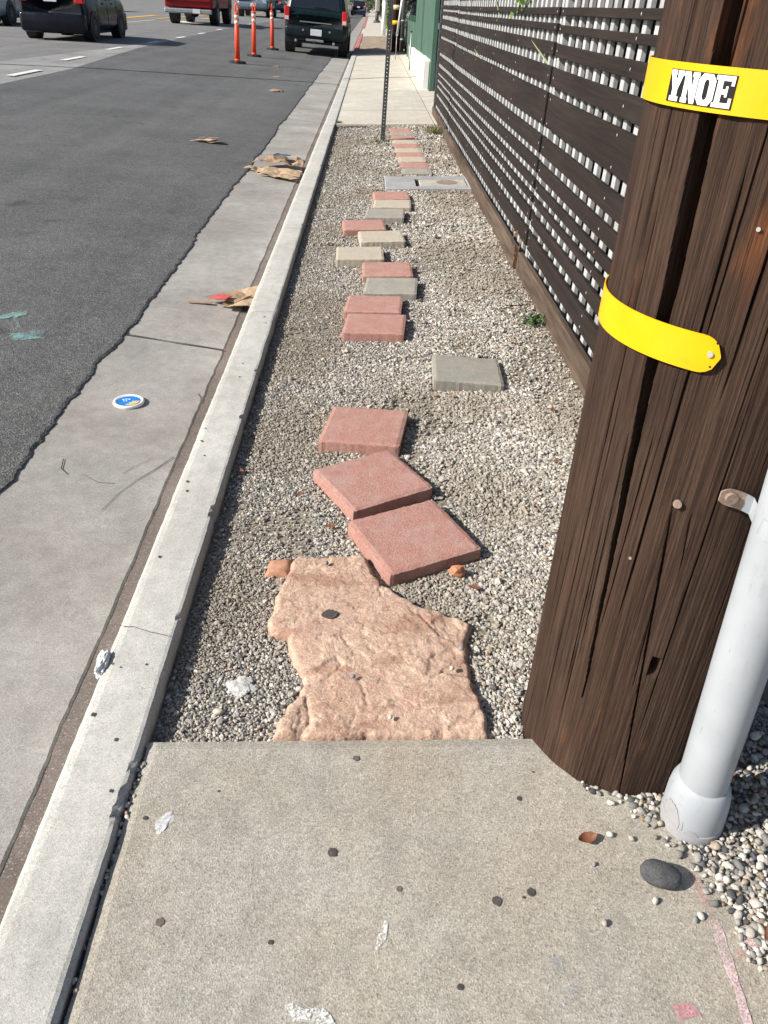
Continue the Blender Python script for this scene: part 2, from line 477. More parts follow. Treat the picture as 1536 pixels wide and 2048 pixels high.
m_gum = M('old_gum', (0.07, 0.062, 0.056), 0.8, 0.3, 60, 200, 0.2, 0.3)
m_gum2 = M('brown_gum', (0.13, 0.098, 0.088), 0.8, 0.2, 60, 200, 0.2, 0.3)
m_cable = M('cable_sheath', (0.02, 0.02, 0.02), 0.7)

def flag_mat():
    b = NB('flagstone_sandstone')
    n1 = b.noise(4.5, 4, 0.62, None, 0.8)
    n2 = b.noise(13, 6, 0.72, None, 0.6)
    n3 = b.noise(150, 3, 0.75)
    c = b.mix(b.ramp(n1, 0.38, 0.62), (0.435, 0.275, 0.200), (0.525, 0.375, 0.280))
    c = b.mix(b.ramp(n1, 0.54, 0.62, 0, 0.65), c, (0.39, 0.225, 0.165))
    c = b.mix(b.ramp(b.noise(7, 4, 0.6, None, 0.5), 0.57, 0.66, 0, 0.55), c, (0.36, 0.25, 0.20))
    c = b.mix(b.ramp(b.noise(21, 4, 0.65), 0.58, 0.68, 0, 0.7), c, (0.24, 0.14, 0.095))
    for sc, wdt, amt in ((9, .024, .8), (19, .020, .6)):      # pale mineral veins
        v = b.n('ShaderNodeTexNoise'); v.inputs['Scale'].default_value = sc; v.inputs['Detail'].default_value = 4
        v.inputs['Distortion'].default_value = 1.6
        b.l(b.pos, v.inputs['Vector'])
        vein = b.ramp(b.math('ABSOLUTE', b.math('SUBTRACT', v.outputs['Fac'], 0.5), 0), 0.0, wdt, amt, 0)
        c = b.mix(vein, c, (0.60, 0.46, 0.34))
    st = b.ramp(b.noise(6, 4, 0.6, b.scaled((0.6, 1.5, 1))), 0.54, 0.62, 0, 0.6)
    c = b.mix(st, c, (0.30, 0.16, 0.105))
    c = b.mul(c, b.ramp(n3, 0.35, 0.65, 0.80, 1.17))
    pits = b.math('MULTIPLY', b.ramp(b.voro(46), 0.08, 0.14, 1, 0), b.ramp(b.noise(12, 2), 0.56, 0.62, 0, 0.9))
    c = b.mix(pits, c, (0.09, 0.065, 0.05))
    b.bump(b.math('ADD', b.math('MULTIPLY', n3, 0.6), b.math('MULTIPLY', n2, 2.2)), 0.8, 0.005)
    return b.done(c, 0.82, 0.25)
m_flag = flag_mat()

# ================================================================== THE SETTING
RX = [-60, -30, -16, -11, -8, -6, -3.3, -1.23]
RZ = [-.6, -.35, 0, .09, .10, .07, -.03, -.108]
def rz(x):
    return float(np.interp(x, RX, RZ))

tag(pd('ground', [(-400, -60, -.75), (400, -60, -.75), (400, 1500, -.75), (-400, 1500, -.75)], [(0, 1, 2, 3)], m_ground), kind='structure')

def sheet(name, xs_of_y, ys, dz, mat, nx=2, parent=None, kind='structure'):
    """a sheet lying on the road profile; xs_of_y(y) gives its x stations"""
    verts, faces = [], []
    n = None
    for y in ys:
        xs = xs_of_y(y)
        n = len(xs)
        for x in xs:
            verts.append((x, y, rz(x) + dz))
    for i in range(len(ys) - 1):
        for k in range(n - 1):
            faces.append((i * n + k, i * n + k + 1, (i + 1) * n + k + 1, (i + 1) * n + k))
    o = pd(name, verts, faces, mat, parent)
    if kind: tag(o, kind=kind)
    return o

road = sheet('road', lambda y: [-60, -30, -16, -13, -11, -9.5, -8, -7, -6, -5, -4, -3.3, -2.5, -1.6], [-8, 0, 20, 60, 150, 900], -.012, m_lane)
LOW = ([-8, 5, 17, 24.6, 36, 60, 900], [-5.55, -5.62, -5.69, -6.28, -6.7, -6.9, -7.0])
def seam(y):
    return float(np.interp(y, *LOW)) + 0.03 * nz(y * 0.8, 3.1)
# jagged edge of the newer asphalt where it meets the gutter
def asph_edge(y):
    j = 0.030 * nz(y * 1.3, 0.4) + 0.018 * nz(y * 5.0, 5.2) + 0.012 * nz(y * 17.0, 1.7) + 0.009 * nz(y * 47.0, 3.3)
    return -1.222 + j
ys = list(np.arange(-3, 1.5, 0.1)) + list(np.arange(1.5, 8, 0.012)) + list(np.arange(8, 13, 0.03)) + list(np.arange(13, 40, 0.15)) + [42, 50, 70, 120, 300, 900]
def pl_x(y):
    e = asph_edge(y); s = seam(y)
    return [s, -5, -4.2, -3.3, -2.4, -1.7, e - 0.012, e]
v, f = [], []
for y in ys:
    xs = pl_x(y)
    for k, x in enumerate(xs):
        z = rz(x)
        if k == len(xs) - 1: z -= 0.005 + .005 * nz(y * 4, 9.1)
        v.append((x, y, z))
    v.append((xs[-1] - .001, y, -.16))
n = 9
for i in range(len(ys) - 1):
    for k in range(n - 1):
        f.append((i * n + k, i * n + k + 1, (i + 1) * n + k + 1, (i + 1) * n + k))
tag(pd('parking_lane', v, f, m_asph), kind='structure')
UPY, UPX = [-8, 5, 17, 21, 25, 30], [-7.5, -7.4, -7.2, -6.95, -6.75, -6.62]
tag(sheet('worn_lane_strip', lambda y: [float(np.interp(y, UPY, UPX)) + .04 * nz(y, 7), seam(y) + .05], [-8, 0, 5, 9, 13, 15, 17, 19, 21, 23, 25, 27, 30], -.004, m_light), kind='structure')

markings = empty('road_markings'); tag(markings, kind='structure')
for (x, y) in ((-5.70, 7.0), (-5.85, 11.0), (-6.0, 14.82), (-6.38, 18.62), (-6.65, 22.79), (-6.62, 26.94), (-6.63, 31.0), (-6.7, 35.3), (-6.85, 40.5), (-6.95, 46), (-7.0, 52)):
    sheet('lane_dash', lambda yy, x=x: [x - .07 + .004 * nz(yy * 9, x), x + .07 + .004 * nz(yy * 9, x + 3)], list(np.linspace(y, y + 1.38, 8)), .006, m_roadwhite, parent=markings, kind=None)
def slant(name, pts, w, mat):
    v, f = [], []
    for (x, y) in pts:
        v += [(x - w / 2, y, rz(x - w / 2) + .003), (x + w / 2, y, rz(x + w / 2) + .003)]
    for i in range(len(pts) - 1):
        f.append((2 * i, 2 * i + 1, 2 * i + 3, 2 * i + 2))
    pd(name, v, f, mat, markings)
slant('turn_line', [(-11.5, 40), (-11.7, 45), (-11.9, 50.5)], .14, m_roadwhite)
slant('turn_line', [(-11.9, 50.5), (-10.6, 50.6), (-9.6, 48)], .5, m_roadwhite)
slant('centre_line', [(-13.9, 49), (-14.3, 56), (-14.8, 63)], .55, m_roadyel)
slant('centre_line', [(-12.4, 53), (-12.6, 60), (-12.9, 72)], .35, m_roadyel)
slant('centre_line', [(-10.6, 57), (-10.8, 70), (-11.2, 95)], .35, m_roadyel)

# ---- gutter
gutter = empty('gutter'); tag(gutter, kind='structure')
def gz(x): return -.119 + (x + 1.22) * (-.018 / .53)
def jy(x, y0): return y0 - .22 * (x + 1.2)
def gutter_slab(y0, y1, step):
    ys = list(np.arange(y0 + .006, y1 - .006, step)) + [y1 - .006]
    XS = [-1.36, -1.2, -1.05, -.9, -.78, -.715]
    v, f = [], []
    for y in ys:
        row = []
        t = (y - y0) / (y1 - y0)
        ed = -.690 + .006 * nz(y * 6, 2.2) + .004 * nz(y * 21, 8.1)
        xs = XS + [ed - .006, ed]
        for k, x in enumerate(xs):
            yy = jy(x, y)
            z = gz(x) + .0016 * nz(x * 9, y * 9) - (.004 if k == 7 else 0)
            if y == ys[0] or y == ys[-1]: z -= .004
            row.append((x, yy, z))
        row.append((ed, jy(ed, y), -.17))
        v += row
    n = 9
    for i in range(len(ys) - 1):
        for k in range(n - 1):
            f.append((i * n + k, i * n + k + 1, (i + 1) * n + k + 1, (i + 1) * n + k))
    # end walls
    for i in (0, len(ys) - 1):
        b0 = len(v)
        for k in range(8):
            x, yy, z = v[i * n + k]; v.append((x, yy, -.2))
        for k in range(7):
            f.append((i * n + k, i * n + k + 1, b0 + k + 1, b0 + k))
    pd('gutter_slab', v, f, m_gutter, gutter)
gutter_slab(-3, 3.84, .025)
gutter_slab(3.84, 9.6, .05)
gutter_slab(9.6, 16.0, .1)
gutter_slab(16.0, 24, .4)
gutter_slab(24, 34, .5)
gutter_slab(34, 60, 2)
gutter_slab(60, 300, 20)
pd('gutter_joint_bed', [(-1.4, -3, -.1425), (-.58, -3, -.1425), (-.58, 300, -.1425), (-1.4, 300, -.1425)], [(0, 1, 2, 3)], m_gdirt, gutter)

# ---- kerb
kerb = empty('kerb'); tag(kerb, kind='structure')
def kerb_seg(y0, y1, step, top=.015, mat=None, chips=()):
    prof = [(-.620, -.20), (-.606, -.035 + top), (-.601, -.014 + top), (-.590, -.003 + top), (-.574, top), (-.52, top + .001), (-.460, top), (-.452, -.002 + top), (-.446, -.008 + top), (-.444, -.03 + top), (-.444, -.10)]
    ys = list(np.arange(y0 + .003, y1 - .003, step)) + [y1 - .003]
    v, f = [], []
    n = len(prof)
    for i, y in enumerate(ys):
        for k, (x, w) in enumerate(prof):
            dx = .0022 * nz(y * 5, k * .7) + .0016 * nz(y * 31, k * 1.3)
            dw = .0012 * nz(y * 7, k * .5 + 9) if 0 < k < n - 1 else 0
            for (cy, half, depth) in chips:
                t = abs(y - cy) / half
                if t < 1 and k in (6, 7, 8, 9):
                    a = (1 - t * t) * (0.6 + 1.1 * nz(y * 70, k * 2.3))
                    dx -= depth * a * (.45 if k == 6 else 1)
                    dw -= depth * .8 * a * (k in (7, 8))
            if i == 0 or i == len(ys) - 1: dw -= .003
            v.append(S(x + dx, y, w + dw))
    for i in range(len(ys) - 1):
        for k in range(n - 1):
            f.append((i * n + k, i * n + k + 1, (i + 1) * n + k + 1, (i + 1) * n + k))
    f.append(tuple(range(n))); f.append(tuple(range((len(ys) - 1) * n, len(ys) * n))[::-1])
    return pd('kerb_segment', v, f, mat or m_kerb, kerb)
kerb_seg(-3, 3.985, .012, chips=((.965, .030, .012), (1.01, .022, .008), (1.075, .014, .005), (2.05, .022, .010), (2.085, .012, .008), (2.74, .022, .012), (3.2, .018, .008), (1.56, .014, .007)))
kerb_seg(3.985, 11.66, .03, chips=((8.4, .05, .008), (5.9, .04, .007), (10.4, .05, .008)))
kerb_seg(11.66, 18.9, .2, .002)
kerb_seg(18.9, 30.0, .4, .002)
kerb_seg(30.0, 36.5, .5, .002, m_red_kerb)
kerb_seg(36.5, 52, 1.0, .002, m_red_kerb)
kerb_seg(52, 66, 2, -.07)
kerb_seg(66, 130, 4, .002, m_red_kerb)
kerb_seg(130, 300, 20, .002)

# ---- near pavement slab (child marks: chalk, gum)
def grid_slab(name, xl, xr, y0, y1, w, mat, nx, ny, parent=None, rough=.0012, thick=.12, edge=.006):
    v, f = [], []
    for j in range(ny + 1):
        y = y0 + (y1 - y0) * j / ny
        for i in range(nx + 1):
            t = i / nx
            x = xl(y) + (xr(y) - xl(y)) * t
            e = 0
            if i in (0, nx) or j in (0, ny): e = edge
            v.append(S(x, y, w - e + rough * (nz(x * 6, y * 6) + .6 * nz(x * 19, y * 19))))
    n = nx + 1
    for j in range(ny):
        for i in range(nx):
            f.append((j * n + i, j * n + i + 1, (j + 1) * n + i + 1, (j + 1) * n + i))
    rim = [i for i in range(n)] + [j * n + nx for j in range(1, ny + 1)] + [ny * n + i for i in range(nx - 1, -1, -1)] + [j * n for j in range(ny - 1, 0, -1)]
    b0 = len(v)
    for r in rim:
        x, y, z = v[r]; v.append((x, y, z - thick))
    L = len(rim)
    for k in range(L):
        f.append((rim[k], b0 + k, b0 + (k + 1) % L, rim[(k + 1) % L]))
    return pd(name, v, f, mat, parent)
near = grid_slab('pavement', lambda y: -.4365 - .002 * max(0, min(1, (y - .57) / .58)) + .0035 * nz(y * 12, 4.4) + .002 * nz(y * 45, 2), lambda y: 1.6, -2.5, 1.155, 0.0, m_slab, 90, 150)
tag(near, kind='structure')

# ---- gravel bed base
v, f = [], []
nx_, ny_ = 36, 220
for j in range(ny_ + 1):
    y = 1.10 + (11.80 - 1.10) * j / ny_
    for i in range(nx_ + 1):
        x = -.46 + 1.62 * i / nx_
        v.append(S(x, y, -.040 + .006 * nz(x * 3, y * 3) + .003 * nz(x * 11, y * 11)))
for j in range(ny_):
    for i in range(nx_):
        n = nx_ + 1
        f.append((j * n + i, j * n + i + 1, (j + 1) * n + i + 1, (j + 1) * n + i))
tag(pd('gravel_bed', v, f, m_soil, smooth=True), kind='structure')

# ---- far pavement of cast slabs
farp = empty('far_pavement'); tag(farp, kind='structure')
FY = [11.78, 13.5, 15.7, 18.8, 22.2, 26.0, 30.2]
for a, b in zip(FY[:-1], FY[1:]):
    g_ = .02 if a == 18.8 else .008
    h_ = .02 if b == 18.8 else .008
    grid_slab('pavement_slab', lambda y: -.432, lambda y: .915, a + g_, b - h_, random.uniform(-.004, .003), m_fslab, 6, 8, farp, .003)
    grid_slab('pavement_slab', lambda y: .93, lambda y: 1.75, a + .008, b - .008, random.uniform(-.006, .001), m_fslab, 3, 6, farp, .003)
for a, b in ((47.5, 53), (53, 60), (60, 68), (68, 78), (78, 90), (90, 300)):
    grid_slab('pavement_slab', lambda y: -.432, lambda y: 2.6, a + .02, b - .02, 0.0, m_fslab, 3, 4, farp, .003)
pd('pavement_joint_bed', [S(-.44, 11.7, -.03), S(1.8, 11.7, -.03), S(1.8, 30.3, -.03), S(-.44, 30.3, -.03)], [(0, 1, 2, 3)], m_joint, farp)
v, f = [], []
for j in range(41):
    for i in range(13):
        x = -.44 + 2.6 * i / 12; y = 30.2 + 17.3 * j / 40
        v.append(S(x, y, -.02 + .03 * nz(x * 2.2, y * 1.4) + .02 * nz(x * 6, y * 5)))
for j in range(40):
    for i in range(12):
        f.append((j * 13 + i, j * 13 + i + 1, (j + 1) * 13 + i + 1, (j + 1) * 13 + i))
tag(pd('dirt_strip', v, f, m_dirt), kind='structure')
# ground beyond the fence line and verge
tag(pd('yard_ground', [(1.0, -3, .02), (30, -3, .3), (30, 300, .3), (1.0, 300, .02)], [(0, 1, 2, 3)], m_ground), kind='structure')

# ================================================================== STEPPING STONES
NO_PEBBLE = []           # (polygon in x,y) where gravel does not lie
def stone_block(name, cx, cy, wx, wy, ang, w_top, thick, mat, seed, tilt=(0, 0), n=22, jag=.0016):
    o_loc = Vector(S(cx, cy, w_top - thick))
    ca, sa = math.cos(rad(ang)), math.sin(rad(ang))
    v, f = [], []
    def put(lx, ly, lz):
        x = lx * ca - ly * sa; y = lx * sa + ly * ca
        return (x, y, lz + SL * x + tilt[0] * x + tilt[1] * y)
    for j in range(n + 1):
        for i in range(n + 1):
            u, t = i / n * 2 - 1, j / n * 2 - 1
            lx, ly = u * wx / 2, t * wy / 2
            d = min(1 - abs(u), 1 - abs(t)) * wx / 2
            if d < 1e-6:
                lx += jag * 1.2 * nz(ly * 60 + seed, lx * 60, seed); ly += jag * 1.2 * nz(lx * 60 + seed, ly * 60, seed + 5)
                if abs(u) == 1 and abs(t) == 1:
                    lx *= .985; ly *= .985
            lz = thick - (.0045 + .002 * nz(lx * 50, ly * 50, seed) if d < 1e-6 else 0) + .0008 * nz(lx * 40, ly * 40, seed)
            v.append(put(lx, ly, lz))
    m = n + 1
    for j in range(n):
        for i in range(n):
            f.append((j * m + i, j * m + i + 1, (j + 1) * m + i + 1, (j + 1) * m + i))
    rim = [i for i in range(m)] + [j * m + n for j in range(1, m)] + [n * m + i for i in range(n - 1, -1, -1)] + [j * m for j in range(n - 1, 0, -1)]
    L = len(rim)
    b0 = len(v)
    for r in rim:
        x, y, z = v[r]; q = 1.005 + .002 * nz(x * 25, y * 25, seed)
        v.append((x * q, y * q, z - .006))
    b1 = len(v)
    for r in rim:
        x, y, z = v[r]; q = 1.006 + .003 * nz(x * 25, y * 25, seed + 3)
        v.append((x * q, y * q, SL * x + tilt[0] * x + tilt[1] * y - .004))
    for k in range(L):
        k2 = (k + 1) % L
        f.append((rim[k], b0 + k, b0 + k2, rim[k2])); f.append((b0 + k, b1 + k, b1 + k2, b0 + k2))
    o = pd(name, v, f, mat, None, o_loc)
    hx, hy = wx / 2 + .004, wy / 2 + .004
    NO_PEBBLE.append([(cx + a * hx * ca - b * hy * sa, cy + a * hx * sa + b * hy * ca) for a, b in ((-1, -1), (1, -1), (1, 1), (-1, 1))])
    return o
RS, GS, CS = m_pred, m_pgrey, m_pcream
GRP = 'square stepping stones laid on the gravel'
STONES = [
    (.183, 1.934, .305, .305, 24.9, .016, RS, 'red square stepping stone touching the tan flagstone, its corner toward the viewer', (0, 0)),
    (.058, 2.271, .305, .305, 28.6, .016, RS, 'red square stepping stone set askew, second one beyond the tan flagstone', (0, 0)),
    (.030, 2.671, .305, .305, -8.6, .016, RS, 'red square stepping stone, third one beyond the tan flagstone, turned slightly left', (0, 0)),
    (.482, 3.219, .305, .300, -2.4, .014, GS, 'lone grey square stepping stone lying apart on the right near the fence', (-.07, 0)),
    (.073, 3.812, .308, .290, -4.6, .016, RS, 'red stepping stone at the near end of the zigzag row, nearest the viewer', (0, 0)),
    (.069, 4.129, .305, .295, -4.3, .014, RS, 'red stepping stone with a small pit, second in the zigzag row', (0, -.02)),
    (.168, 4.448, .302, .305, -4.2, .016, GS, 'grey stepping stone between two red ones in the zigzag row', (.01, 0)),
    (.151, 4.788, .305, .305, 1.0, .014, RS, 'red stepping stone between a grey one and a cream one in the zigzag row', (0, 0)),
    (-.022, 5.135, .308, .305, 1.4, .020, CS, 'cream stepping stone jutting out to the left in the zigzag row', (0, 0)),
    (.123, 5.580, .308, .305, 4.5, .018, CS, 'cream stepping stone with a dark pit near its corner, behind the left-jutting one', (0, 0)),
    (-.002, 5.925, .308, .305, 4.5, .016, RS, 'red stepping stone jutting out to the left beyond two cream ones', (0, 0)),
    (.160, 6.305, .303, .305, -3.8, .016, GS, 'grey-green stepping stone, third from the far end of the zigzag row', (0, 0)),
    (.225, 6.670, .305, .290, -2.0, .012, CS, 'cream stepping stone tucked against the farthest red one of the zigzag row', (0, 0)),
    (.221, 6.985, .305, .300, 2.5, .014, RS, 'red stepping stone at the far end of the zigzag row by the box cover', (0, 0)),
]
for i, (x, y, wx, wy, a, w, mt, lab, ti) in enumerate(STONES):
    o = stone_block('stepping_stone', x, y, wx, wy, a, w - .006, .045, mt, i * 3.7 + 1, ti)
    tag(o, lab, 'stepping stone', GRP)
ORD = ['first', 'second', 'third', 'fourth', 'fifth']
row = [(11.33, RS), (10.985, GS), (10.635, RS), (10.29, CS), (9.955, RS), (9.63, CS), (9.31, RS), (8.98, CS), (8.64, RS), (8.28, GS)]
cnt = {'red': 0, 'pale': 0}
for i, (y, mt) in enumerate(row[::-1]):
    kind_ = 'red' if mt is RS else 'pale'
    x = .502 - (y - 8.25) / 3.08 * .072
    o = stone_block('stepping_stone', x, y, .300, .318, -1.2 + random.uniform(-1, 1), -.016 + random.uniform(-.003, .003), .03, mt, 60 + i * 2.1, (0, 0), 8)
    lab = kind_ + ' flush stepping stone, ' + ORD[cnt[kind_]] + ' ' + kind_ + ' one beyond the utility box cover'
    cnt[kind_] += 1
    tag(o, lab, 'stepping stone', 'flush stepping stones in the far straight row')

# ---- flagstone
FLAG = [(-0.164, 1.866), (-0.093, 1.852), (-0.011, 1.857), (0.04, 1.851), (0.047, 1.821), (0.067, 1.765), (0.089, 1.722), (0.139, 1.664), (0.201, 1.613), (0.236, 1.607), (0.291, 1.58), (0.326, 1.553), (0.32, 1.527), (0.302, 1.488), (0.307, 1.402), (0.303, 1.322), (0.318, 1.28), (0.324, 1.232), (0.319, 1.168), (0.245, 1.172), (0.186, 1.166), (0.146, 1.168), (0.1, 1.170), (0.041, 1.178), (0.001, 1.170), (-0.04, 1.168), (-0.081, 1.172), (-0.166, 1.174), (-0.16, 1.196), (-0.152, 1.23), (-0.14, 1.27), (-0.116, 1.311), (-0.109, 1.345), (-0.122, 1.389), (-0.141, 1.417), (-0.156, 1.473), (-0.162, 1.503), (-0.193, 1.515), (-0.216, 1.534), (-0.219, 1.565), (-0.208, 1.618), (-0.209, 1.662), (-0.197, 1.731), (-0.187, 1.78), (-0.18, 1.83)]
def inside(P, x, y):
    c = False
    for i in range(len(P)):
        x1, y1 = P[i]; x2, y2 = P[i - 1]
        if (y1 > y) != (y2 > y) and x < (x2 - x1) * (y - y1) / (y2 - y1) + x1:
            c = not c
    return c
def seg_dist(P, x, y):
    d = 9
    for i in range(len(P)):
        ax, ay = P[i]; bx, by = P[i - 1]
        L2 = (bx - ax) ** 2 + (by - ay) ** 2
        t = max(0, min(1, ((x - ax) * (bx - ax) + (y - ay) * (by - ay)) / L2)) if L2 else 0
        d = min(d, math.hypot(x - ax - t * (bx - ax), y - ay - t * (by - ay)))
    return d
def seg_dist_np(P, X, Y):
    D = np.full(len(X), 9.0)
    for i in range(len(P)):
        ax, ay = P[i]; bx, by = P[i - 1]
        L2 = (bx - ax) ** 2 + (by - ay) ** 2
        if L2 == 0: continue
        t = np.clip(((X - ax) * (bx - ax) + (Y - ay) * (by - ay)) / L2, 0, 1)
        D = np.minimum(D, np.hypot(X - ax - t * (bx - ax), Y - ay - t * (by - ay)))
    return D
def mask_np(P, x, y):
    c = np.zeros(len(x), bool)
    for i in range(len(P)):
        x1, y1 = P[i]; x2, y2 = P[i - 1]
        if y1 == y2: continue
        c ^= ((y1 > y) != (y2 > y)) & (x < (x2 - x1) * (y - y1) / (y2 - y1) + x1)
    return c
def terr(t):
    """flat layers with crisp steps between them"""
    t = t * 3.0
    k = math.floor(t); q = t - k
    return (k + max(0.0, (q - .86) / .14)) / 1.5
def slab_from_outline(name, outline, w_top, thick, mat, step, relief, seed, ledges=(), cracks=()):
    P = []
    for i in range(len(outline)):                       # densify and roughen the rim
        a, b = Vector(outline[i]), Vector(outline[(i + 1) % len(outline)])
        n = max(1, int((b - a).length / (step * .9)))
        for k in range(n):
            p = a.lerp(b, k / n)
            P.append((p.x + .006 * nz(p.x * 35, p.y * 35, seed) + .002 * nz(p.x * 110, p.y * 110, seed), p.y + .006 * nz(p.x * 35, p.y * 35, seed + 4) + .002 * nz(p.x * 110, p.y * 110, seed + 2)))
    xs = [p[0] for p in P]; ys_ = [p[1] for p in P]
    gx, gy = np.meshgrid(np.arange(min(xs), max(xs), step), np.arange(min(ys_), max(ys_), step))
    gx = gx + (np.arange(gx.shape[0]) % 2)[:, None] * step / 2
    X = gx.ravel() + RNG.uniform(-.2, .2, gx.size) * step; Y = gy.ravel() + RNG.uniform(-.2, .2, gx.size) * step
    kp = mask_np(P, X, Y); X, Y = X[kp], Y[kp]
    kp = seg_dist_np(P, X, Y) > step * .6; X, Y = X[kp], Y[kp]
    pts = [Vector(p) for p in P] + [Vector((float(a), float(b))) for a, b in zip(X, Y)]
    nb = len(P)
    res = delaunay_2d_cdt(pts, [(i, (i + 1) % nb) for i in range(nb)], [list(range(nb))], 1, 1e-6)
    co, faces = res[0], res[2]
    CX = np.array([p.x for p in co]); CY = np.array([p.y for p in co])
    D = seg_dist_np(P, CX, CY)
    H = np.array([1.1 * relief * terr(nz(x * 4.2, y * 4.2, seed) * 1.6 + .22 * nz(x * 26, y * 26, seed) + .12 * nz(x * 70, y * 70, seed)) + .5 * relief * (1.0 * nz(x * 6, y * 6, seed) + 1.1 * abs(nz(x * 11 + 3, y * 11, seed)) + .55 * abs(nz(x * 24, y * 24, seed + 2)) + .35 * nz(x * 60, y * 60, seed) + .25 * nz(x * 130, y * 130, seed)) for x, y in zip(CX, CY)])
    # flaked layers: inside each outline the top layer is gone, with a crisp rim
    for (L_, dep) in ledges:
        LP = []
        for i in range(len(L_)):
            a, b = Vector(L_[i]), Vector(L_[(i + 1) % len(L_)])
            for k in range(8):
                p = a.lerp(b, k / 8); LP.append((p.x + .012 * nz(p.x * 30, p.y * 30, seed + 1), p.y + .012 * nz(p.x * 30, p.y * 30, seed + 6)))
        m = mask_np(LP, CX, CY); d = seg_dist_np(LP, CX, CY)
        H[m] -= dep * np.clip(d[m] / .006, 0, 1) * np.clip(1.4 - d[m] / .06, .25, 1)
    for (C_, dep, wd) in cracks:
        LP = [(Vector(C_[i]).lerp(Vector(C_[i + 1]), k / 6)) for i in range(len(C_) - 1) for k in range(6)] + [Vector(C_[-1])]
        LP = [(p.x + .008 * nz(p.x * 45, p.y * 45, seed), p.y + .008 * nz(p.x * 45, p.y * 45, seed + 9)) for p in LP]
        D2 = np.full(len(CX), 9.0)
        for i in range(len(LP) - 1):
            D2 = np.minimum(D2, seg_dist_np([LP[i], LP[i + 1]], CX, CY))
        H -= dep * np.clip(1 - D2 / wd, 0, 1)
    H -= .013 * np.clip(1 - D / .012, 0, 1) ** 1.5
    cx, cy = sum(xs) / nb, sum(ys_) / nb
    v = [Vector((x - cx, y - cy, w_top + h + SL * (x - cx))) for x, y, h in zip(CX, CY, H)]
    f = [tuple(q) for q in faces]
    edge_count = {}
    for q in f:
        for a, b in zip(q, q[1:] + q[:1]):
            edge_count[(a, b)] = 1
    b_edges = [(a, b) for (a, b) in edge_count if (b, a) not in edge_count]
    low = {}
    for a, b in b_edges:
        for k in (a, b):
            if k not in low:
                low[k] = len(v); p = v[k]
                v.append(Vector((p.x * 1.01, p.y * 1.01, p.z - thick)))
    for a, b in b_edges:
        f.append((b, a, low[a], low[b]))
    o = pd(name, v, f, mat, None, (cx, cy, SL * cx), None, True)
    NO_PEBBLE.append(P)
    return o
flag = slab_from_outline('flagstone', FLAG, -.008, .03, m_flag, .0045, .0033, 2.0,
    ledges=(([(-.115, 1.325), (-.06, 1.36), (-.01, 1.40), (-.03, 1.43), (-.09, 1.38), (-.13, 1.36)], .006), ([(-.12, 1.17), (-.085, 1.17), (-.075, 1.22), (-.09, 1.29), (-.115, 1.26)], .005), ([(.19, 1.35), (.25, 1.36), (.315, 1.33), (.315, 1.43), (.26, 1.46), (.20, 1.41)], .005), ([(.20, 1.55), (.25, 1.50), (.31, 1.53), (.26, 1.59)], .004), ([(.18, 1.165), (.32, 1.165), (.32, 1.25), (.26, 1.22)], .004), ([(.0, 1.19), (.12, 1.19), (.10, 1.25), (.02, 1.24)], .003)),
    cracks=(([(-.112, 1.33), (-.05, 1.355), (-.015, 1.395), (-.03, 1.42)], .007, .006), ([(-.10, 1.17), (-.085, 1.23), (-.10, 1.29)], .007, .006), ([(-.125, 1.19), (-.11, 1.25)], .005, .005), ([(.085, 1.735), (.075, 1.69), (.085, 1.66)], .006, .005), ([(.19, 1.58), (.215, 1.53), (.25, 1.49)], .005, .005), ([(.21, 1.35), (.25, 1.39), (.30, 1.41)], .006, .005), ([(.02, 1.35), (.04, 1.30), (.05, 1.26)], .004, .006), ([(.07, 1.22), (.09, 1.25)], .005, .004), ([(-.02, 1.50), (.0, 1.46)], .005, .005)))
tag(flag, 'large irregular tan sandstone flagstone at the edge of the near pavement', 'flagstone')
m_chip = M('orange_stone_chip', (0.45, 0.235, 0.15), 0.9, 0.15, 15, 120, 0.15, 0.3)
chip = slab_from_outline('stone_chip', [(-.246, 1.862), (-.175, 1.862), (-.182, 1.784), (-.256, 1.788)], -.018, .02, m_chip, .012, .003, 8.0)
tag(chip, 'small orange stone chip peeking out behind the tan flagstone', 'stone chip')

# ---- box cover
ub = empty('utility_box', S(.60, 7.69, -.04)); tag(ub, 'grey concrete utility box with an inset lid, flush in the gravel by the fence', 'utility box')
def local_block(name, x0, x1, y0, y1, w0, w1, mat, parent, base, bev=.006):
    bm = bmesh.new()
    bm_box(bm, ((x0 + x1) / 2, (y0 + y1) / 2, (w0 + w1) / 2), (x1 - x0, y1 - y0, w1 - w0), None, bev, 1)
    for v_ in bm.verts:
        v_.co.z += SL * v_.co.x
    return bmo(name, bm, mat, parent)
for nm, a in (('frame_side', (-.42, .36, -.30, -.19)), ('frame_side', (-.42, .36, .19, .30)), ('frame_end', (-.42, -.135, -.188, .188)), ('frame_end', (.345, .36, -.188, .188))):
    local_block(nm, *a, -.02, .024, m_ugrey, ub, None)
lid_ = local_block('lid', -.10, .335, -.165, .165, -.02, .020, m_ulid, ub, None)
bm = bmesh.new()
r = bmesh.ops.create_circle(bm, cap_ends=True, radius=1, segments=28)
for v_ in bm.verts:
    v_.co = Vector((.155 + v_.co.x * .098, .01 + v_.co.y * .105, .0225 + SL * (.155 + v_.co.x * .098)))
bmo('reader_plate', bm, m_rust, lid_)
local_block('lid_gap', -.134, .344, -.187, .187, -.03, .006, m_black, ub, None, 0)
NO_PEBBLE.append([(.17, 7.38), (1.0, 7.38), (1.0, 8.0), (.17, 8.0)])

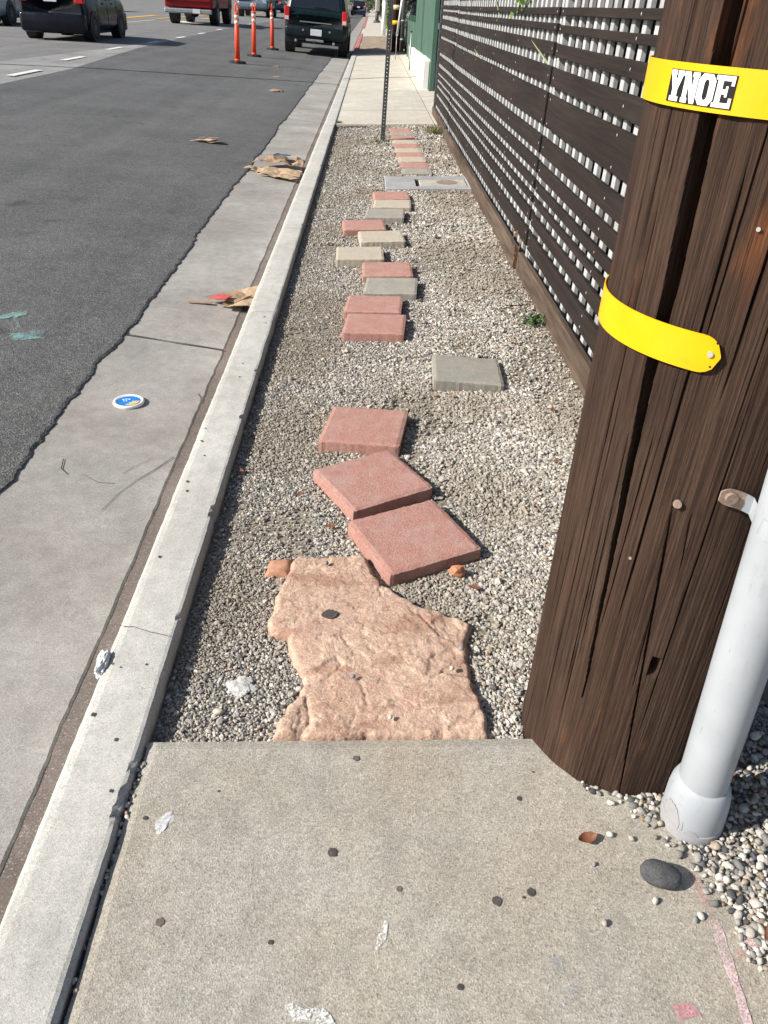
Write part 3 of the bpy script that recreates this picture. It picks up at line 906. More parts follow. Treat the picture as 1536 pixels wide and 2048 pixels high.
# ================================================================== GRAVEL
PCX, PCY, PR, PLEAN = .6176, 1.208, .2085, -.010
def slab_gravel_edge(y):     # gravel spilled on the pavement lies right of this line
    return float(np.interp(y, [.45, .60, .688, .787, .836, .888, .943, 1.015, 1.092, 1.14], [.83, .735, .698, .672, .662, .628, .585, .505, .458, .44]))
def pebble_mesh(name, pos, size, cols, detail, flat):
    base = []
    bmt = bmesh.new()
    if detail == 0:
        bv = np.array([(1, 0, 0), (-1, 0, 0), (0, 1, 0), (0, -1, 0), (0, 0, 1), (0, 0, -1)], float)
        bf = np.array([(0, 2, 4), (2, 1, 4), (1, 3, 4), (3, 0, 4), (2, 0, 5), (1, 2, 5), (3, 1, 5), (0, 3, 5)])
    else:
        bmesh.ops.create_icosphere(bmt, subdivisions=detail, radius=1.0)
        bmt.verts.ensure_lookup_table()
        bv = np.array([v.co[:] for v in bmt.verts]); bf = np.array([[v.index for v in f.verts] for f in bmt.faces])
    bmt.free()
    N, nv, nf = len(pos), len(bv), len(bf)
    V = np.repeat(bv[None], N, 0) * (1 + RNG.normal(0, .16 if detail < 2 else .13, (N, nv, 1)))
    an = RNG.uniform(.62, 1.25, (N, 1, 3)); an[:, :, 2] *= .72
    V = V * an * size[:, None, None]
    # random rotation: about z, then a tilt
    a = RNG.uniform(0, 2 * np.pi, N); t = RNG.normal(0, .45, N); u = RNG.uniform(0, 2 * np.pi, N)
    def rotz(V, a):
        c, s = np.cos(a)[:, None], np.sin(a)[:, None]
        return np.stack([V[..., 0] * c - V[..., 1] * s, V[..., 0] * s + V[..., 1] * c, V[..., 2]], -1)
    V = rotz(V, u)
    c, s = np.cos(t)[:, None], np.sin(t)[:, None]
    V = np.stack([V[..., 0], V[..., 1] * c - V[..., 2] * s, V[..., 1] * s + V[..., 2] * c], -1)
    V = rotz(V, a) + pos[:, None, :]
    F = (bf[None] + (np.arange(N) * nv)[:, None, None]).reshape(-1, 3)
    me = bpy.data.meshes.new(name)
    me.vertices.add(N * nv); me.vertices.foreach_set('co', V.reshape(-1).astype(np.float32))
    me.loops.add(F.size); me.loops.foreach_set('vertex_index', F.reshape(-1).astype(np.int32))
    me.polygons.add(len(F))
    me.polygons.foreach_set('loop_start', np.arange(0, F.size, 3, dtype=np.int32))
    me.polygons.foreach_set('loop_total', np.full(len(F), 3, np.int32))
    me.polygons.foreach_set('use_smooth', np.full(len(F), not flat))
    me.update(calc_edges=True)
    at = me.color_attributes.new('Col', 'FLOAT_COLOR', 'POINT')
    C = np.concatenate([np.repeat(cols, nv, 0), np.ones((N * nv, 1))], 1)
    at.data.foreach_set('color', C.reshape(-1).astype(np.float32))
    me.materials.append(m_gravel)
    return me
PAL = np.array([(.50, .465, .405), (.62, .585, .52), (.42, .35, .265), (.31, .295, .265), (.20, .195, .185), (.095, .095, .095), (.31, .215, .155), (.38, .36, .325)])
PW_L = np.array([.17, .10, .11, .21, .15, .07, .05, .14])
PW_R = np.array([.25, .27, .13, .11, .07, .04, .03, .10])
def pick_cols(x, y):
    t = np.clip((x + .35) / .8, 0, 1)[:, None]
    w = PW_L[None] * (1 - t) + PW_R[None] * t
    w = w / w.sum(1, keepdims=True)
    k = (np.cumsum(w, 1) < RNG.uniform(0, 1, len(x))[:, None]).sum(1)
    k = np.minimum(k, len(PAL) - 1)
    c = PAL[k] * RNG.uniform(.78, 1.2, (len(x), 1)) * (1 + RNG.normal(0, .012, (len(x), 3)))
    return np.clip(c, .03, .8)
def vnoise(x, y, seed):
    return np.array([nz(a, b, seed) for a, b in zip(x, y)])
def poly_mask(P, x, y):
    P = np.array(P); c = np.zeros(len(x), bool)
    for i in range(len(P)):
        x1, y1 = P[i]; x2, y2 = P[i - 1]
        if y1 == y2: continue
        m = (y1 > y) != (y2 > y)
        c ^= m & (x < (x2 - x1) * (y - y1) / (y2 - y1) + x1)
    return c
def scatter(x0, x1, y0, y1, cell):
    nx, ny = int((x1 - x0) / cell), int((y1 - y0) / cell)
    gx, gy = np.meshgrid(np.arange(nx), np.arange(ny))
    x = x0 + (gx.ravel() + RNG.uniform(0, 1, nx * ny)) * cell
    y = y0 + (gy.ravel() + RNG.uniform(0, 1, nx * ny)) * cell
    return x, y
gravel_root = empty('gravel'); tag(gravel_root, 'pale and dark crushed gravel covering the bed along the fence', 'gravel', kind='stuff')
def gravel_zone(y0, y1, cell, r, detail, x0=-.437, x1=1.0, patch=.0):
    x, y = scatter(x0, x1, y0, y1, cell)
    keep = np.ones(len(x), bool)
    for P in NO_PEBBLE:
        px = [p[0] for p in P]; py = [p[1] for p in P]
        if max(py) < y0 or min(py) > y1: continue
        keep &= ~poly_mask(P, x, y)
    keep &= (x - PCX) ** 2 + (y - PCY) ** 2 > (PR + .004) ** 2
    # thin spots where the soil shows, mostly along the fence and toward the far left
    bare = vnoise(x * 2.6, y * 1.7, 4.0) + .5 * vnoise(x * 8, y * 6, 9.0)
    thr = .34 - .45 * np.clip((x - .60) / .3, 0, 1) - .45 * np.clip((y - 7.5) / 2.5, 0, 1) * np.clip((.35 - x) / .4, 0, 1)
    keep &= ~((bare > thr) & (RNG.uniform(0, 1, len(x)) < .72))
    x, y = x[keep], y[keep]
    s = r * np.exp(RNG.normal(0, .30, len(x))) * (.86 + .28 * np.clip((x + .3) / .9, 0, 1))
    w = -.036 + .004 * vnoise(x * 5, y * 5, 1.0) + s * RNG.uniform(-.1, .75, len(x))
    pos = np.stack([x, y, w + SL * x], 1)
    cols = pick_cols(x, y)
    cols = cols * .82 + .18 * np.array([.33, .305, .26])
    dirt = np.clip((vnoise(x * 2.1, y * 1.6, 6.0) + .05) * 2.0, 0, .55)[:, None] + .25 * np.clip((x - .72) / .25, 0, 1)[:, None]
    cols = cols * (1 - dirt) + np.array([.27, .23, .175]) * dirt
    o = link_mesh('pebbles', pebble_mesh('pebbles', pos, s, cols, detail, True), None, gravel_root)
    tag(o, kind='stuff')
gravel_zone(1.158, 2.1, .0062, .0043, 1)
gravel_zone(2.1, 3.4, .0072, .0049, 1)
gravel_zone(3.4, 5.4, .0088, .0058, 0)
gravel_zone(5.4, 8.2, .0118, .0076, 0)
gravel_zone(8.2, 11.85, .0160, .0100, 0)
# spilled gravel on the pavement corner beside the pole and pipe
x, y = scatter(.40, 1.45, .40, 1.16, .0086)
e = np.array([slab_gravel_edge(v_) for v_ in y]) + .012 * vnoise(x * 20, y * 20, 3.0)
keep = (x > e) & ((x - PCX) ** 2 + (y - PCY) ** 2 > (PR + .003) ** 2) & ((x - .697) ** 2 + (y - .945) ** 2 > .064 ** 2)
near_edge = (x - e) < .03
keep &= ~(near_edge & (RNG.uniform(0, 1, len(x)) < .55))
x, y, e = x[keep], y[keep], e[keep]
s = .0053 * np.exp(RNG.normal(0, .28, len(x)))
w = s * RNG.uniform(.5, .8, len(x)) + np.clip((x - e) / .15, 0, 1) * .012 * RNG.uniform(0, 1, len(x))
cols = pick_cols(np.full(len(x), .22), y) * .86
tag(link_mesh('pebbles', pebble_mesh('pebbles', np.stack([x, y, w + SL * x], 1), s, cols, 2, False), None, gravel_root), kind='stuff')
# pebbles fallen in the gap between kerb and slab
k = 130
y = np.concatenate([RNG.uniform(.80, 1.15, k), RNG.uniform(.55, .8, 14)]); x = -.442 + RNG.uniform(-.004, .010, len(y)); s = RNG.uniform(.003, .006, len(y))
tag(link_mesh('pebbles', pebble_mesh('pebbles', np.stack([x, y, RNG.uniform(-.03, -.002, len(y)) + SL * x], 1), s, pick_cols(x + .3, y), 1, True), None, gravel_root), kind='stuff')

# ================================================================== NEAR UTILITY POLE
pole = empty('utility_pole', (PCX, PCY, SL * PCX))
tag(pole, 'weathered dark brown timber utility pole with yellow bands, close at the right', 'utility pole')
PZ0 = SL * PCX
def pole_pt(deg, z, off=0.0):
    """point on the pole skin in the pole's own space; z is world height"""
    a = rad(deg)
    return Vector((PLEAN * z + (PR + off) * math.cos(a), (PR + off) * math.sin(a), z - PZ0))
NA, NZ_ = 520, 110
ztop = 5.5
zs = list(np.linspace(-.12, 1.75, NZ_)) + list(np.linspace(1.85, ztop, 20))
GROOVES = []
rr = random.Random(3)
for k in range(34):
    z0 = rr.uniform(-.1, 1.6)
    GROOVES.append((rr.uniform(-185, -55), z0, z0 + rr.uniform(.10, .55), rr.uniform(.30, .50), rr.uniform(.0015, .006), rr.uniform(-3, 3)))
GROOVES += [(-111.3, .0, .75, .55, .012, -17.5), (-160, .1, 1.2, .45, .009, 1), (-128, .45, 1.25, .5, .010, 2), (-112, .9, 1.7, .7, .014, 2), (-103, .2, .9, .45, .009, 1)]
def pole_r(deg, z):
    a = rad(deg)
    r = PR + .003 * nz(math.cos(a) * 3, math.sin(a) * 3, z * .7) + .0016 * nz(deg * .10, z * .8, 5) + .0008 * nz(deg * .8, z * 1.5, 9)
    # the deep drying crack
    cen = float(np.interp(z, [.3, .54, .745, .91, 1.06, 1.2, 1.35, 5.5], [-137, -139.8, -142.4, -144.3, -144.0, -145.2, -146.5, -150])) + .5 * nz(z * 3, 1.1)
    wd = float(np.interp(z, [-.1, .25, .5, .75, .95, 1.1, 1.4, 5.5], [0, 0, .5, 1.4, 2.3, 3.0, 3.1, 2.5]))
    if wd > 0:
        t = abs(deg - cen) / (wd + .4)
        if t < 1.4:
            r -= min(.075, .03 + .03 * wd) * max(0, 1 - t ** 14) if t < 1 else 0
    for (ga, z0, z1, w, d, dr) in GROOVES:
        if z0 < z < z1:
            s_ = (z - z0) / (z1 - z0)
            t = abs(deg - (ga + dr * (s_ - .5))) / w
            if t < 1:
                r -= d * (1 - t * t) * min(1, 5 * s_, 5 * (1 - s_))
    # small knot hole
    t = math.hypot((deg + 106.3) * .0036, (z - .386) * .75)
    if t < .011: r -= .035 * (1 - (t / .011) ** 4)
    return r
# angles sampled densely on the side toward the street and pavement, coarser behind
angs = list(np.linspace(-195, -45, NA)) + list(np.linspace(-45, 165, 90))[1:-1]
v, f = [], []
n = len(angs)
for z in zs:
    for d in angs:
        a = rad(d); r_ = pole_r(d, z) if d < -40 else PR
        if z < .06: r_ += .010 * (1 - (z + .12) / .18) * (nz(d * .1, 4) + .3)
        v.append((PLEAN * z + r_ * math.cos(a), r_ * math.sin(a), z - PZ0))
for i in range(len(zs) - 1):
    for k in range(n):
        f.append((i * n + k, i * n + (k + 1) % n, (i + 1) * n + (k + 1) % n, (i + 1) * n + k))
f.append(tuple(range((len(zs) - 1) * n, len(zs) * n)))
pd('shaft', v, f, m_pole, pole, None, None, False)
def band(z0, z1, a0, a1, off, mat, parent, round_end=False, name='marker_band', th=.002, na=60):
    v, f = [], []
    for k in range(na + 1):
        d = a0 + (a1 - a0) * k / na
        h = (z1 - z0) / 2; zc = (z0 + z1) / 2
        if round_end:
            ds = (a1 - d) * math.pi / 180 * PR
            if ds < h: h = math.sqrt(max(0, h * h - (h - ds) ** 2))
            h = max(h, .0015)
        for zz, o_ in ((zc - h, off), (zc + h, off), (zc + h, off - th), (zc - h, off - th)):
            v.append(pole_pt(d, zz, o_))
    for k in range(na):
        for q in range(4):
            f.append((k * 4 + q, (k + 1) * 4 + q, (k + 1) * 4 + (q + 1) % 4, k * 4 + (q + 1) % 4))
    f.append((0, 1, 2, 3)); f.append((na * 4 + 3, na * 4 + 2, na * 4 + 1, na * 4))
    o = pd(name, v, f, mat, parent, None, None, False)
    return o
b1 = band(1.2745, 1.3255, -235, -40, .007, m_yellow, pole)
b1['label'] = 'yellow marker band with a black and white lettered sticker'
b2 = band(.949, 1.004, -235, -117.8, .007, m_yellow, pole, True)
b2['label'] = 'lower yellow marker band with a rounded screwed end'
def pole_disc(name, deg, z, r, off, th, mat, parent, n=16):
    a = rad(deg); nrm = Vector((math.cos(a), math.sin(a), 0))
    p = pole_pt(deg, z, off)
    return cyl(name, p, p + nrm * th, r, mat, parent, None, n)
pole_disc('screw', -121.6, .979, .0042, .0068, .003, m_nail, b2)
pole_disc('screw_hole', -120.3, .996, .0015, .0068, .0008, m_black, b2)
pole_disc('screw_hole', -120.6, .961, .0015, .0068, .0008, m_black, b2)
# the sticker: black ground, four white block letters
st = band(1.2800, 1.3172, -165.4, -137.2, .0080, m_black_st, b1, False, 'sticker', .001, 30)
LET = {   # block letters on a 0..1 square, drawn as one outline each
    'Y': [[(0, 1), (.46, 1), (.46, .84), (.42, .84), (.50, .66), (.58, .84), (.54, .84), (.54, 1), (1, 1), (1, .84), (.95, .84), (.70, .38), (.70, .16), (.84, .16), (.84, 0), (.16, 0), (.16, .16), (.30, .16), (.30, .38), (.05, .84), (0, .84)]],
    'N': [[(0, 1), (.40, 1), (.64, .52), (.64, .84), (.56, .84), (.56, 1), (1, 1), (1, .84), (.94, .84), (.94, 0), (.64, 0), (.36, .54), (.36, .16), (.44, .16), (.44, 0), (0, 0), (0, .16), (.06, .16), (.06, .84), (0, .84)]],
    'E': [[(0, 1), (1, 1), (1, .70), (.84, .70), (.84, .84), (.42, .84), (.42, .58), (.60, .58), (.60, .68), (.72, .68), (.72, .34), (.60, .34), (.60, .42), (.42, .42), (.42, .16), (.84, .16), (.84, .32), (1, .32), (1, 0), (0, 0), (0, .14), (.12, .14), (.12, .86), (0, .86)]],
}
def letter(ch, a0, a1, z0, z1):
    off = .0087
    if ch == 'O':
        o_ = [(.22, 0), (.78, 0), (1, .2), (1, .8), (.78, 1), (.22, 1), (0, .8), (0, .2)]
        i_ = [(.44, .18), (.56, .18), (.64, .28), (.64, .72), (.56, .82), (.44, .82), (.36, .72), (.36, .28)]
        pts = o_ + i_; fc = [(k, (k + 1) % 8, 8 + (k + 1) % 8, 8 + k) for k in range(8)]
    else:
        pts = LET[ch][0]
        fc = [tuple(t) for t in tessellate_polygon([[Vector((p[0], p[1], 0)) for p in pts]])]
    v = [pole_pt(a0 + (a1 - a0) * p[0], z0 + (z1 - z0) * p[1], off) for p in pts]
    pd('letter', v, fc, m_white_st, b1)
for ch, a0 in zip('YNOE', (-164.8, -157.7, -151.0, -144.4)):
    letter(ch, a0, a0 + 6.75, 1.2812, 1.3162)
# old nail heads, a staple and knob
pole_disc('old_bolt_end', -117.7, .73, .007, -.001, .006, m_rust, pole, 10)
pole_disc('old_nail', -131, .60, .003, 0, .002, m_rust, pole, 8)
pole_disc('old_nail', -118, 1.15, .003, 0, .002, m_nail, pole, 8)

# ---- riser pipe strapped to the pole
pipe = empty('riser_pipe', (.697, .945, SL * .697))
tag(pipe, 'grey white painted riser pipe standing against the timber pole, strapped with a rusty bolt', 'pipe')
PL = -.07
def ring_tube(name, prof, mat, parent, n=40, cap=True):
    v, f = [], []
    for (z, r_) in prof:
        for k in range(n):
            a = 2 * math.pi * k / n
            v.append((PL * z + r_ * math.cos(a), r_ * math.sin(a), z))
    for i in range(len(prof) - 1):
        for k in range(n):
            f.append((i * n + k, i * n + (k + 1) % n, (i + 1) * n + (k + 1) % n, (i + 1) * n + k))
    if cap:
        f.append(tuple(range((len(prof) - 1) * n, len(prof) * n)))
    o = pd(name, v, f, mat, parent, None, None, True)
    return o
ring_tube('tube', [(.10, .0455)] + [(z, .0455 + .0003 * nz(z * 6, 1)) for z in np.linspace(.14, 3.0, 40)], m_pipe, pipe)
bell = ring_tube('bell_socket', [(.012, .059), (.045, .0595), (.080, .0585), (.105, .0555), (.118, .051), (.125, .0468), (.128, .040)], m_pipe, pipe)
ring_tube('bare_end', [(-.03, .0602), (.020, .0604), (.024, .0596)], m_pipe_raw, pipe)
# drips of bare plastic where the paint stopped
v, f = [], []
def bell_patch(a0, a1, z0, z1, seed):
    v, f = [], []
    N_ = 14
    for k in range(N_ + 1):
        a = a0 + (a1 - a0) * k / N_
        h = z0 + (z1 - z0) * max(.05, math.sin(math.pi * (k + .5) / (N_ + 1)) ** .5 + .25 * nz(k * .6, seed))
        for zz in (z0 - .004, h):
            r_ = .0602
            v.append((PL * zz + r_ * math.cos(rad(a)), r_ * math.sin(rad(a)), zz))
    for k in range(N_):
        f.append((2 * k, 2 * k + 2, 2 * k + 3, 2 * k + 1))
    pd('bare_patch', v, f, m_pipe_raw, bell, None, None, True)
bell_patch(-185, -138, .020, .078, 1); bell_patch(-128, -100, .018, .036, 4); bell_patch(-136, -131, .018, .05, 9)
# strap: rusty bolted tab on the pole, then a bar round the pipe
bp = pole_pt(-97.2, .761, .0) + Vector((PCX, PCY, PZ0)) - Vector((.697, .945, SL * .697))
strap = empty('strap'); strap.parent = pipe
zc = bp.z
v, f = [], []
path = []
for k in range(9):
    path.append(bp + Vector((-.022 + .0065 * k, -.005 - .0006 * k, .001 - .0004 * k * k * .5)))
pc = Vector((PL * zc, 0, zc))
for k in range(14):
    a = rad(200 + k * 12.5)
    path.append(pc + Vector((.048 * math.cos(a), .048 * math.sin(a), -.010 - .0008 * k)))
for i, p in enumerate(path):
    h = .015 if i > 2 else (.008, .0125, .0145)[i]
    v += [p + Vector((0, 0, h)), p + Vector((0, 0, -h)), p + Vector((0, .003, -h)), p + Vector((0, .003, h))]
for i in range(len(path) - 1):
    for q in range(4):
        f.append((i * 4 + q, (i + 1) * 4 + q, (i + 1) * 4 + (q + 1) % 4, i * 4 + (q + 1) % 4))
f.append((3, 2, 1, 0))
nn = 9 * 4
pd('strap_bar', v[6 * 4:], [tuple(i - 24 for i in q) for q in f[:-1] if min(q) >= 24], m_pipe, strap)
pd('strap_tab', v[:7 * 4], [q for q in f if max(q) < 28], m_rust, strap)
cyl('bolt_head', bp + Vector((-.006, -.004, .001)), bp + Vector((-.006, -.013, .001)), .0095, m_rust, strap, None, 14)

# ================================================================== FENCE
fence = empty('slat_fence', (.98, 2.0, SL))
tag(fence, 'dark stained fence of wide horizontal boards over pale upright slats, along the gravel', 'fence')
FO = Vector((.98, 2.0, SL))
def fbox(name, x0, x1, y0, y1, z0, z1, mat, parent=fence, bev=.0025, warp=0.0, seed=0, ny=1):
    bm = bmesh.new()
    bm_box(bm, ((x0 + x1) / 2 - FO.x, (y0 + y1) / 2 - FO.y, (z0 + z1) / 2 - FO.z), (x1 - x0, y1 - y0, z1 - z0), None, bev, 1)
    if warp:
        bmesh.ops.subdivide_edges(bm, edges=[e for e in bm.edges if abs(e.verts[0].co.y - e.verts[1].co.y) > .5 * (y1 - y0)], cuts=12)
        for v_ in bm.verts:
            v_.co.z += warp * nz(v_.co.y * .9, seed, z0 * 5)
            v_.co.x += warp * .8 * nz(v_.co.y * .8, seed + 7, z0 * 5)
    return bmo(name, bm, mat, parent)
BOARDS = [(.172, .267), (.318, .381), (.424, .460), (.500, .548), (.588, .656), (.700, .790), (.842, 1.004), (1.045, 1.131), (1.182, 1.242), (1.292, 1.327), (1.369, 1.405), (1.468, 1.530), (1.580, 1.668), (1.715, 1.86)]
BAYS = [(1.95, 4.80), (4.868, 10.75), (10.82, 13.08)]
nail_v, nail_f = [], []
def add_nail(x, y, z):
    b0 = len(nail_v)
    h, w = .0065, .0045
    for k in range(8):
        a = math.pi * 2 * k / 8
        nail_v.append((x - .0015 - FO.x, y + w * math.cos(a) - FO.y, z + h * math.sin(a) - FO.z))
    nail_v.append((x - .0035 - FO.x, y - FO.y, z - FO.z))
    for k in range(8):
        nail_f.append((b0 + k, b0 + (k + 1) % 8, b0 + 8))
for bi, (y0, y1) in enumerate(BAYS):
    for k, (z0, z1) in enumerate(BOARDS):
        dz = (0, .004, .012)[bi] + random.uniform(-.003, .003)
        fbox('fence_board', .995, 1.016, y0 + random.uniform(0, .012), y1 - random.uniform(0, .012), z0 + dz, z1 + dz, m_fence, fence, .0025, .004, bi * 10 + k)
        ny = max(2, round((y1 - y0) / 1.2) + 1)
        for q in range(ny):
            yy = y0 + .04 + (y1 - y0 - .08) * q / (ny - 1) + random.uniform(-.008, .008)
            if z1 - z0 > .095:
                add_nail(.995, yy, z0 + dz + .022); add_nail(.995, yy + random.uniform(-.01, .01), z1 + dz - .022)
            else:
                add_nail(.995, yy, (z0 + z1) / 2 + dz)
o = pd('nail_head', nail_v, nail_f, m_nail, fence); tag(o, kind='stuff')
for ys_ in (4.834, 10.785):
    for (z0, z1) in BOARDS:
        fbox('painted_shade_block', 1.006, 1.0165, ys_ - .030, ys_ + .030, z0 + .004, z1 + .002, m_black, fence, 0)  # near-black blocks paint the shaded board ends at the seams
    fbox('fence_post', 1.018, 1.085, ys_ - .035, ys_ + .020, -.05, 1.9, m_slat, fence, .003)
# upright pale slats
y = 2.0
sl_me = None
while y < 13.06:
    if min(abs(y - 4.83), abs(y - 10.78)) > .07:
        jt = random.uniform(-.012, .012)
        if sl_me is None or random.random() < .15:
            o = fbox('slat', 1.0180, 1.0405, y - .024, y + .024, .02, 1.88, m_slat, fence, .002, .003, y)
            sl_me = o.data; sl_y = y
        else:
            o = link_mesh('slat', sl_me, None, fence)
            o.location = (random.uniform(0, .003), y - sl_y + jt, random.uniform(-.01, .01))
    y += .1535
fbox('rail', 1.087, 1.12, 1.95, 13.08, .60, .65, m_fence, fence, .002)
fbox('rail', 1.087, 1.12, 1.95, 13.08, 1.38, 1.40, m_fence, fence, .002)
fbox('painted_shade_panel', 1.36, 1.38, 1.2, 13.2, -.05, 1.95, m_back, fence, 0)  # dark sheet added to paint the deep shade behind the slats
fbox('end_post', .985, 1.045, 13.10, 13.16, -.05, 2.3, m_sign, fence, .004)
# kick boards along the ground
def kick(y0, y1, zt0, zt1, xo, seed):
    v, f = [], []
    N_ = max(6, int((y1 - y0) / .15))
    for k in range(N_ + 1):
        t = k / N_; y = y0 + (y1 - y0) * t
        zt = zt0 + (zt1 - zt0) * t + .004 * nz(y * 2, seed)
        xx = .962 + xo + .004 * nz(y * 1.1, seed + 2)
        for (dx, z) in ((0, -.10), (0, zt - .004), (.004, zt), (.030, zt), (.032, -.10)):
            v.append((xx + dx - FO.x, y - FO.y, z - FO.z))
    for k in range(N_):
        for q in range(5):
            f.append((k * 5 + q, (k + 1) * 5 + q, (k + 1) * 5 + (q + 1) % 5, k * 5 + (q + 1) % 5))
    f.append((0, 1, 2, 3, 4)); f.append(tuple(N_ * 5 + q for q in (4, 3, 2, 1, 0)))
    pd('kick_board', v, f, m_kick, fence)
kick(1.9, 4.865, .138, .136, .0, 1.0)
kick(4.93, 10.72, .140, .134, -.012, 5.0)
kick(10.80, 13.05, .134, .138, .0, 9.0)

# ---- plants poking through the fence
def blade(name, p0, p1, w, mat, parent=None, bend=.0, seg=8, fold=.35):
    """a pointed succulent leaf: thick at the root, tapering to the tip"""
    p0, p1 = Vector(p0), Vector(p1)
    d = (p1 - p0); L_ = d.length; d.normalize()
    side = d.cross(Vector((0, 0, 1)));
    if side.length < .05: side = Vector((0, 1, 0))
    side.normalize(); up = side.cross(d).normalized()
    v, f = [], []
    for k in range(seg + 1):
        t = k / seg
        c = p0 + d * L_ * t + Vector((0, 0, -bend * t * t * L_))
        ww = w * (1 - t) ** .8 + .0006
        for a in range(6):
            q = 2 * math.pi * a / 6
            v.append(c + side * ww * math.cos(q) + up * ww * fold * math.sin(q))
    for k in range(seg):
        for a in range(6):
            f.append((k * 6 + a, k * 6 + (a + 1) % 6, (k + 1) * 6 + (a + 1) % 6, (k + 1) * 6 + a))
    f.append(tuple(range(6))[::-1])
    return pd(name, v, f, mat, parent, None, None, True)
ag = empty('agave_plant', (1.2, 5.2, .06)); tag(ag, 'pale green agave with a pointed leaf stuck out over the wide fence board', 'agave')
blade('leaf', (-.16, -.09, 1.065), (-.275, .0, 1.185), .022, m_agave, ag)
blade('leaf', (.0, -.02, .45), (-.155, -.09, 1.07), .030, m_agave, ag)
blade('leaf', (.0, .02, .45), (.05, .25, 1.15), .030, m_agave, ag)
ag = empty('agave_plant', (1.2, 7.3, .06)); tag(ag, 'pale green agave whose curved leaf hangs over the top boards of the fence', 'agave')
blade('leaf', (-.17, -.06, 1.262), (-.255, .01, 1.47), .022, m_agave, ag)
blade('leaf', (.0, .0, .5), (-.165, -.06, 1.265), .030, m_agave, ag)
blade('leaf', (.0, .0, .5), (-.06, .3, 1.3), .030, m_agave, ag)
ag = empty('agave_plant', (1.2, 8.2, .06)); tag(ag, 'small agave with one thin pale leaf tip poking out low beyond the others', 'agave')
blade('leaf', (-.17, -.10, .93), (-.25, .035, 1.02), .012, m_agave, ag)
blade('leaf', (.0, .0, .4), (-.165, -.10, .935), .025, m_agave, ag)
def leaf_cloud(name, pts, size, mat, parent=None, loc=None, shape=.5, droop=.3, seed=1):
    """many separate leaf faces"""
    r_ = random.Random(seed)
    v, f = [], []
    for p in pts:
        s = size * r_.uniform(.6, 1.3)
        d = Vector((r_.gauss(0, 1), r_.gauss(0, 1), r_.gauss(-droop, .6))).normalized()
        u = d.cross(Vector((r_.gauss(0, 1), r_.gauss(0, 1), r_.gauss(0, 1)))).normalized()
        nrm = d.cross(u)
        p = Vector(p); b0 = len(v)
        v += [p, p + d * s * .45 + u * s * shape * .5 + nrm * s * .06, p + d * s, p + d * s * .45 - u * s * shape * .5 + nrm * s * .06]
        f += [(b0, b0 + 1, b0 + 2), (b0, b0 + 2, b0 + 3)]
    return pd(name, v, f, mat, parent, loc)
vn = empty('vine', (1.02, 6.08, .06)); tag(vn, 'leafy green vine sprig poking over the top fence boards', 'vine')
tube('stem', [(.15, 0, .5), (.10, .02, 1.0), (.03, 0, 1.36), (-.04, -.02, 1.50)], .004, m_vine, vn, 6)
rv = random.Random(5)
leaf_cloud('foliage', [(rv.gauss(-.03, .03), rv.gauss(0, .09), rv.gauss(1.43, .05)) for k in range(70)], .05, m_vine, vn, None, .6, .2, 4)
# dry leaves caught at the board joint
dl = empty('dry_plant', (.955, 4.9, .05)); tag(dl, 'dry orange brown leaves caught at the joint between the two kick boards', 'dry leaves')
rv = random.Random(9)
for k in range(9):
    p = Vector((rv.uniform(-.03, .01), rv.uniform(-.08, .12), rv.uniform(.05, .26)))
    q = p + Vector((rv.uniform(-.05, .0), rv.uniform(-.09, .09), rv.uniform(-.03, .06)))
    blade('leaf', p, q, .008, m_leaf_tan if k % 2 else m_leaf_dry, dl, .2, 5, .15)

# ================================================================== SMALL THINGS ON THE GROUND
def blob(name, loc, r, scale, mat, seed, rough=.18, sub=3, flat=False, rz_=0.0):
    bm = bmesh.new()
    bmesh.ops.create_icosphere(bm, subdivisions=sub, radius=1)
    for v_ in bm.verts:
        k = 1 + rough * (nz(v_.co.x * 1.3 + seed, v_.co.y * 1.3, v_.co.z * 1.3) + .5 * nz(v_.co.x * 3 + seed, v_.co.y * 3, v_.co.z * 3))
        v_.co = Vector((v_.co.x * scale[0], v_.co.y * scale[1], v_.co.z * scale[2])) * k * r
    zmin = min(v_.co.z for v_ in bm.verts)
    for v_ in bm.verts: v_.co.z -= zmin
    return bmo(name, bm, mat, None, loc, (0, 0, rz_), not flat)
rock = blob('rock', S(.590, .815, 0), .036, (1.05, .70, .58), m_rock, 1.0, .08, 4, rz_=-.35)
tag(rock, 'smooth dark grey rock resting on the pavement beside the pipe', 'rock')
o = blob('orange_rock', S(.309, 1.775, -.03), .022, (1, .8, .85), m_orock, 7.0, .35, 2, True)
tag(o, 'small orange stone beside the corner of the nearest red stepping stone', 'stone')
LOOSE = [(.524, .909, 'small pale pebble on the pavement just right of the curled red leaf'), (.564, .899, 'tan pebble on the pavement midway between the curled leaf and the pipe foot'), (.470, .735, 'dull pebble on the pavement farthest left of the dark rock'), (.479, .848, 'tiny pebble on the pavement below the curled red leaf'), (.645, .745, 'pale pebble beside the pink chalk line, upper one of a touching pair'), (.633, .739, 'darker pebble beside the pink chalk line, lower one of a touching pair'), (.572, .774, 'whitish pebble on the pavement directly below the dark rock')]
pb_mats = [M('loose_pebble', c, .85, .15, 60, 300, .15, .3) for c in ((.50, .47, .42), (.36, .33, .29), (.24, .24, .24))]
for i, (x, y, lab) in enumerate(LOOSE):
    o = blob('pebble', S(x, y, 0), (.0075, .007, .0065, .005, .008, .0065, .0075)[i], (1, .75, .7), pb_mats[(0, 1, 1, 2, 0, 2, 0)[i]], i * 2.3, .3, 2, False, random.uniform(0, 3))
    tag(o, lab, 'pebble', 'loose pebbles strayed onto the pavement')
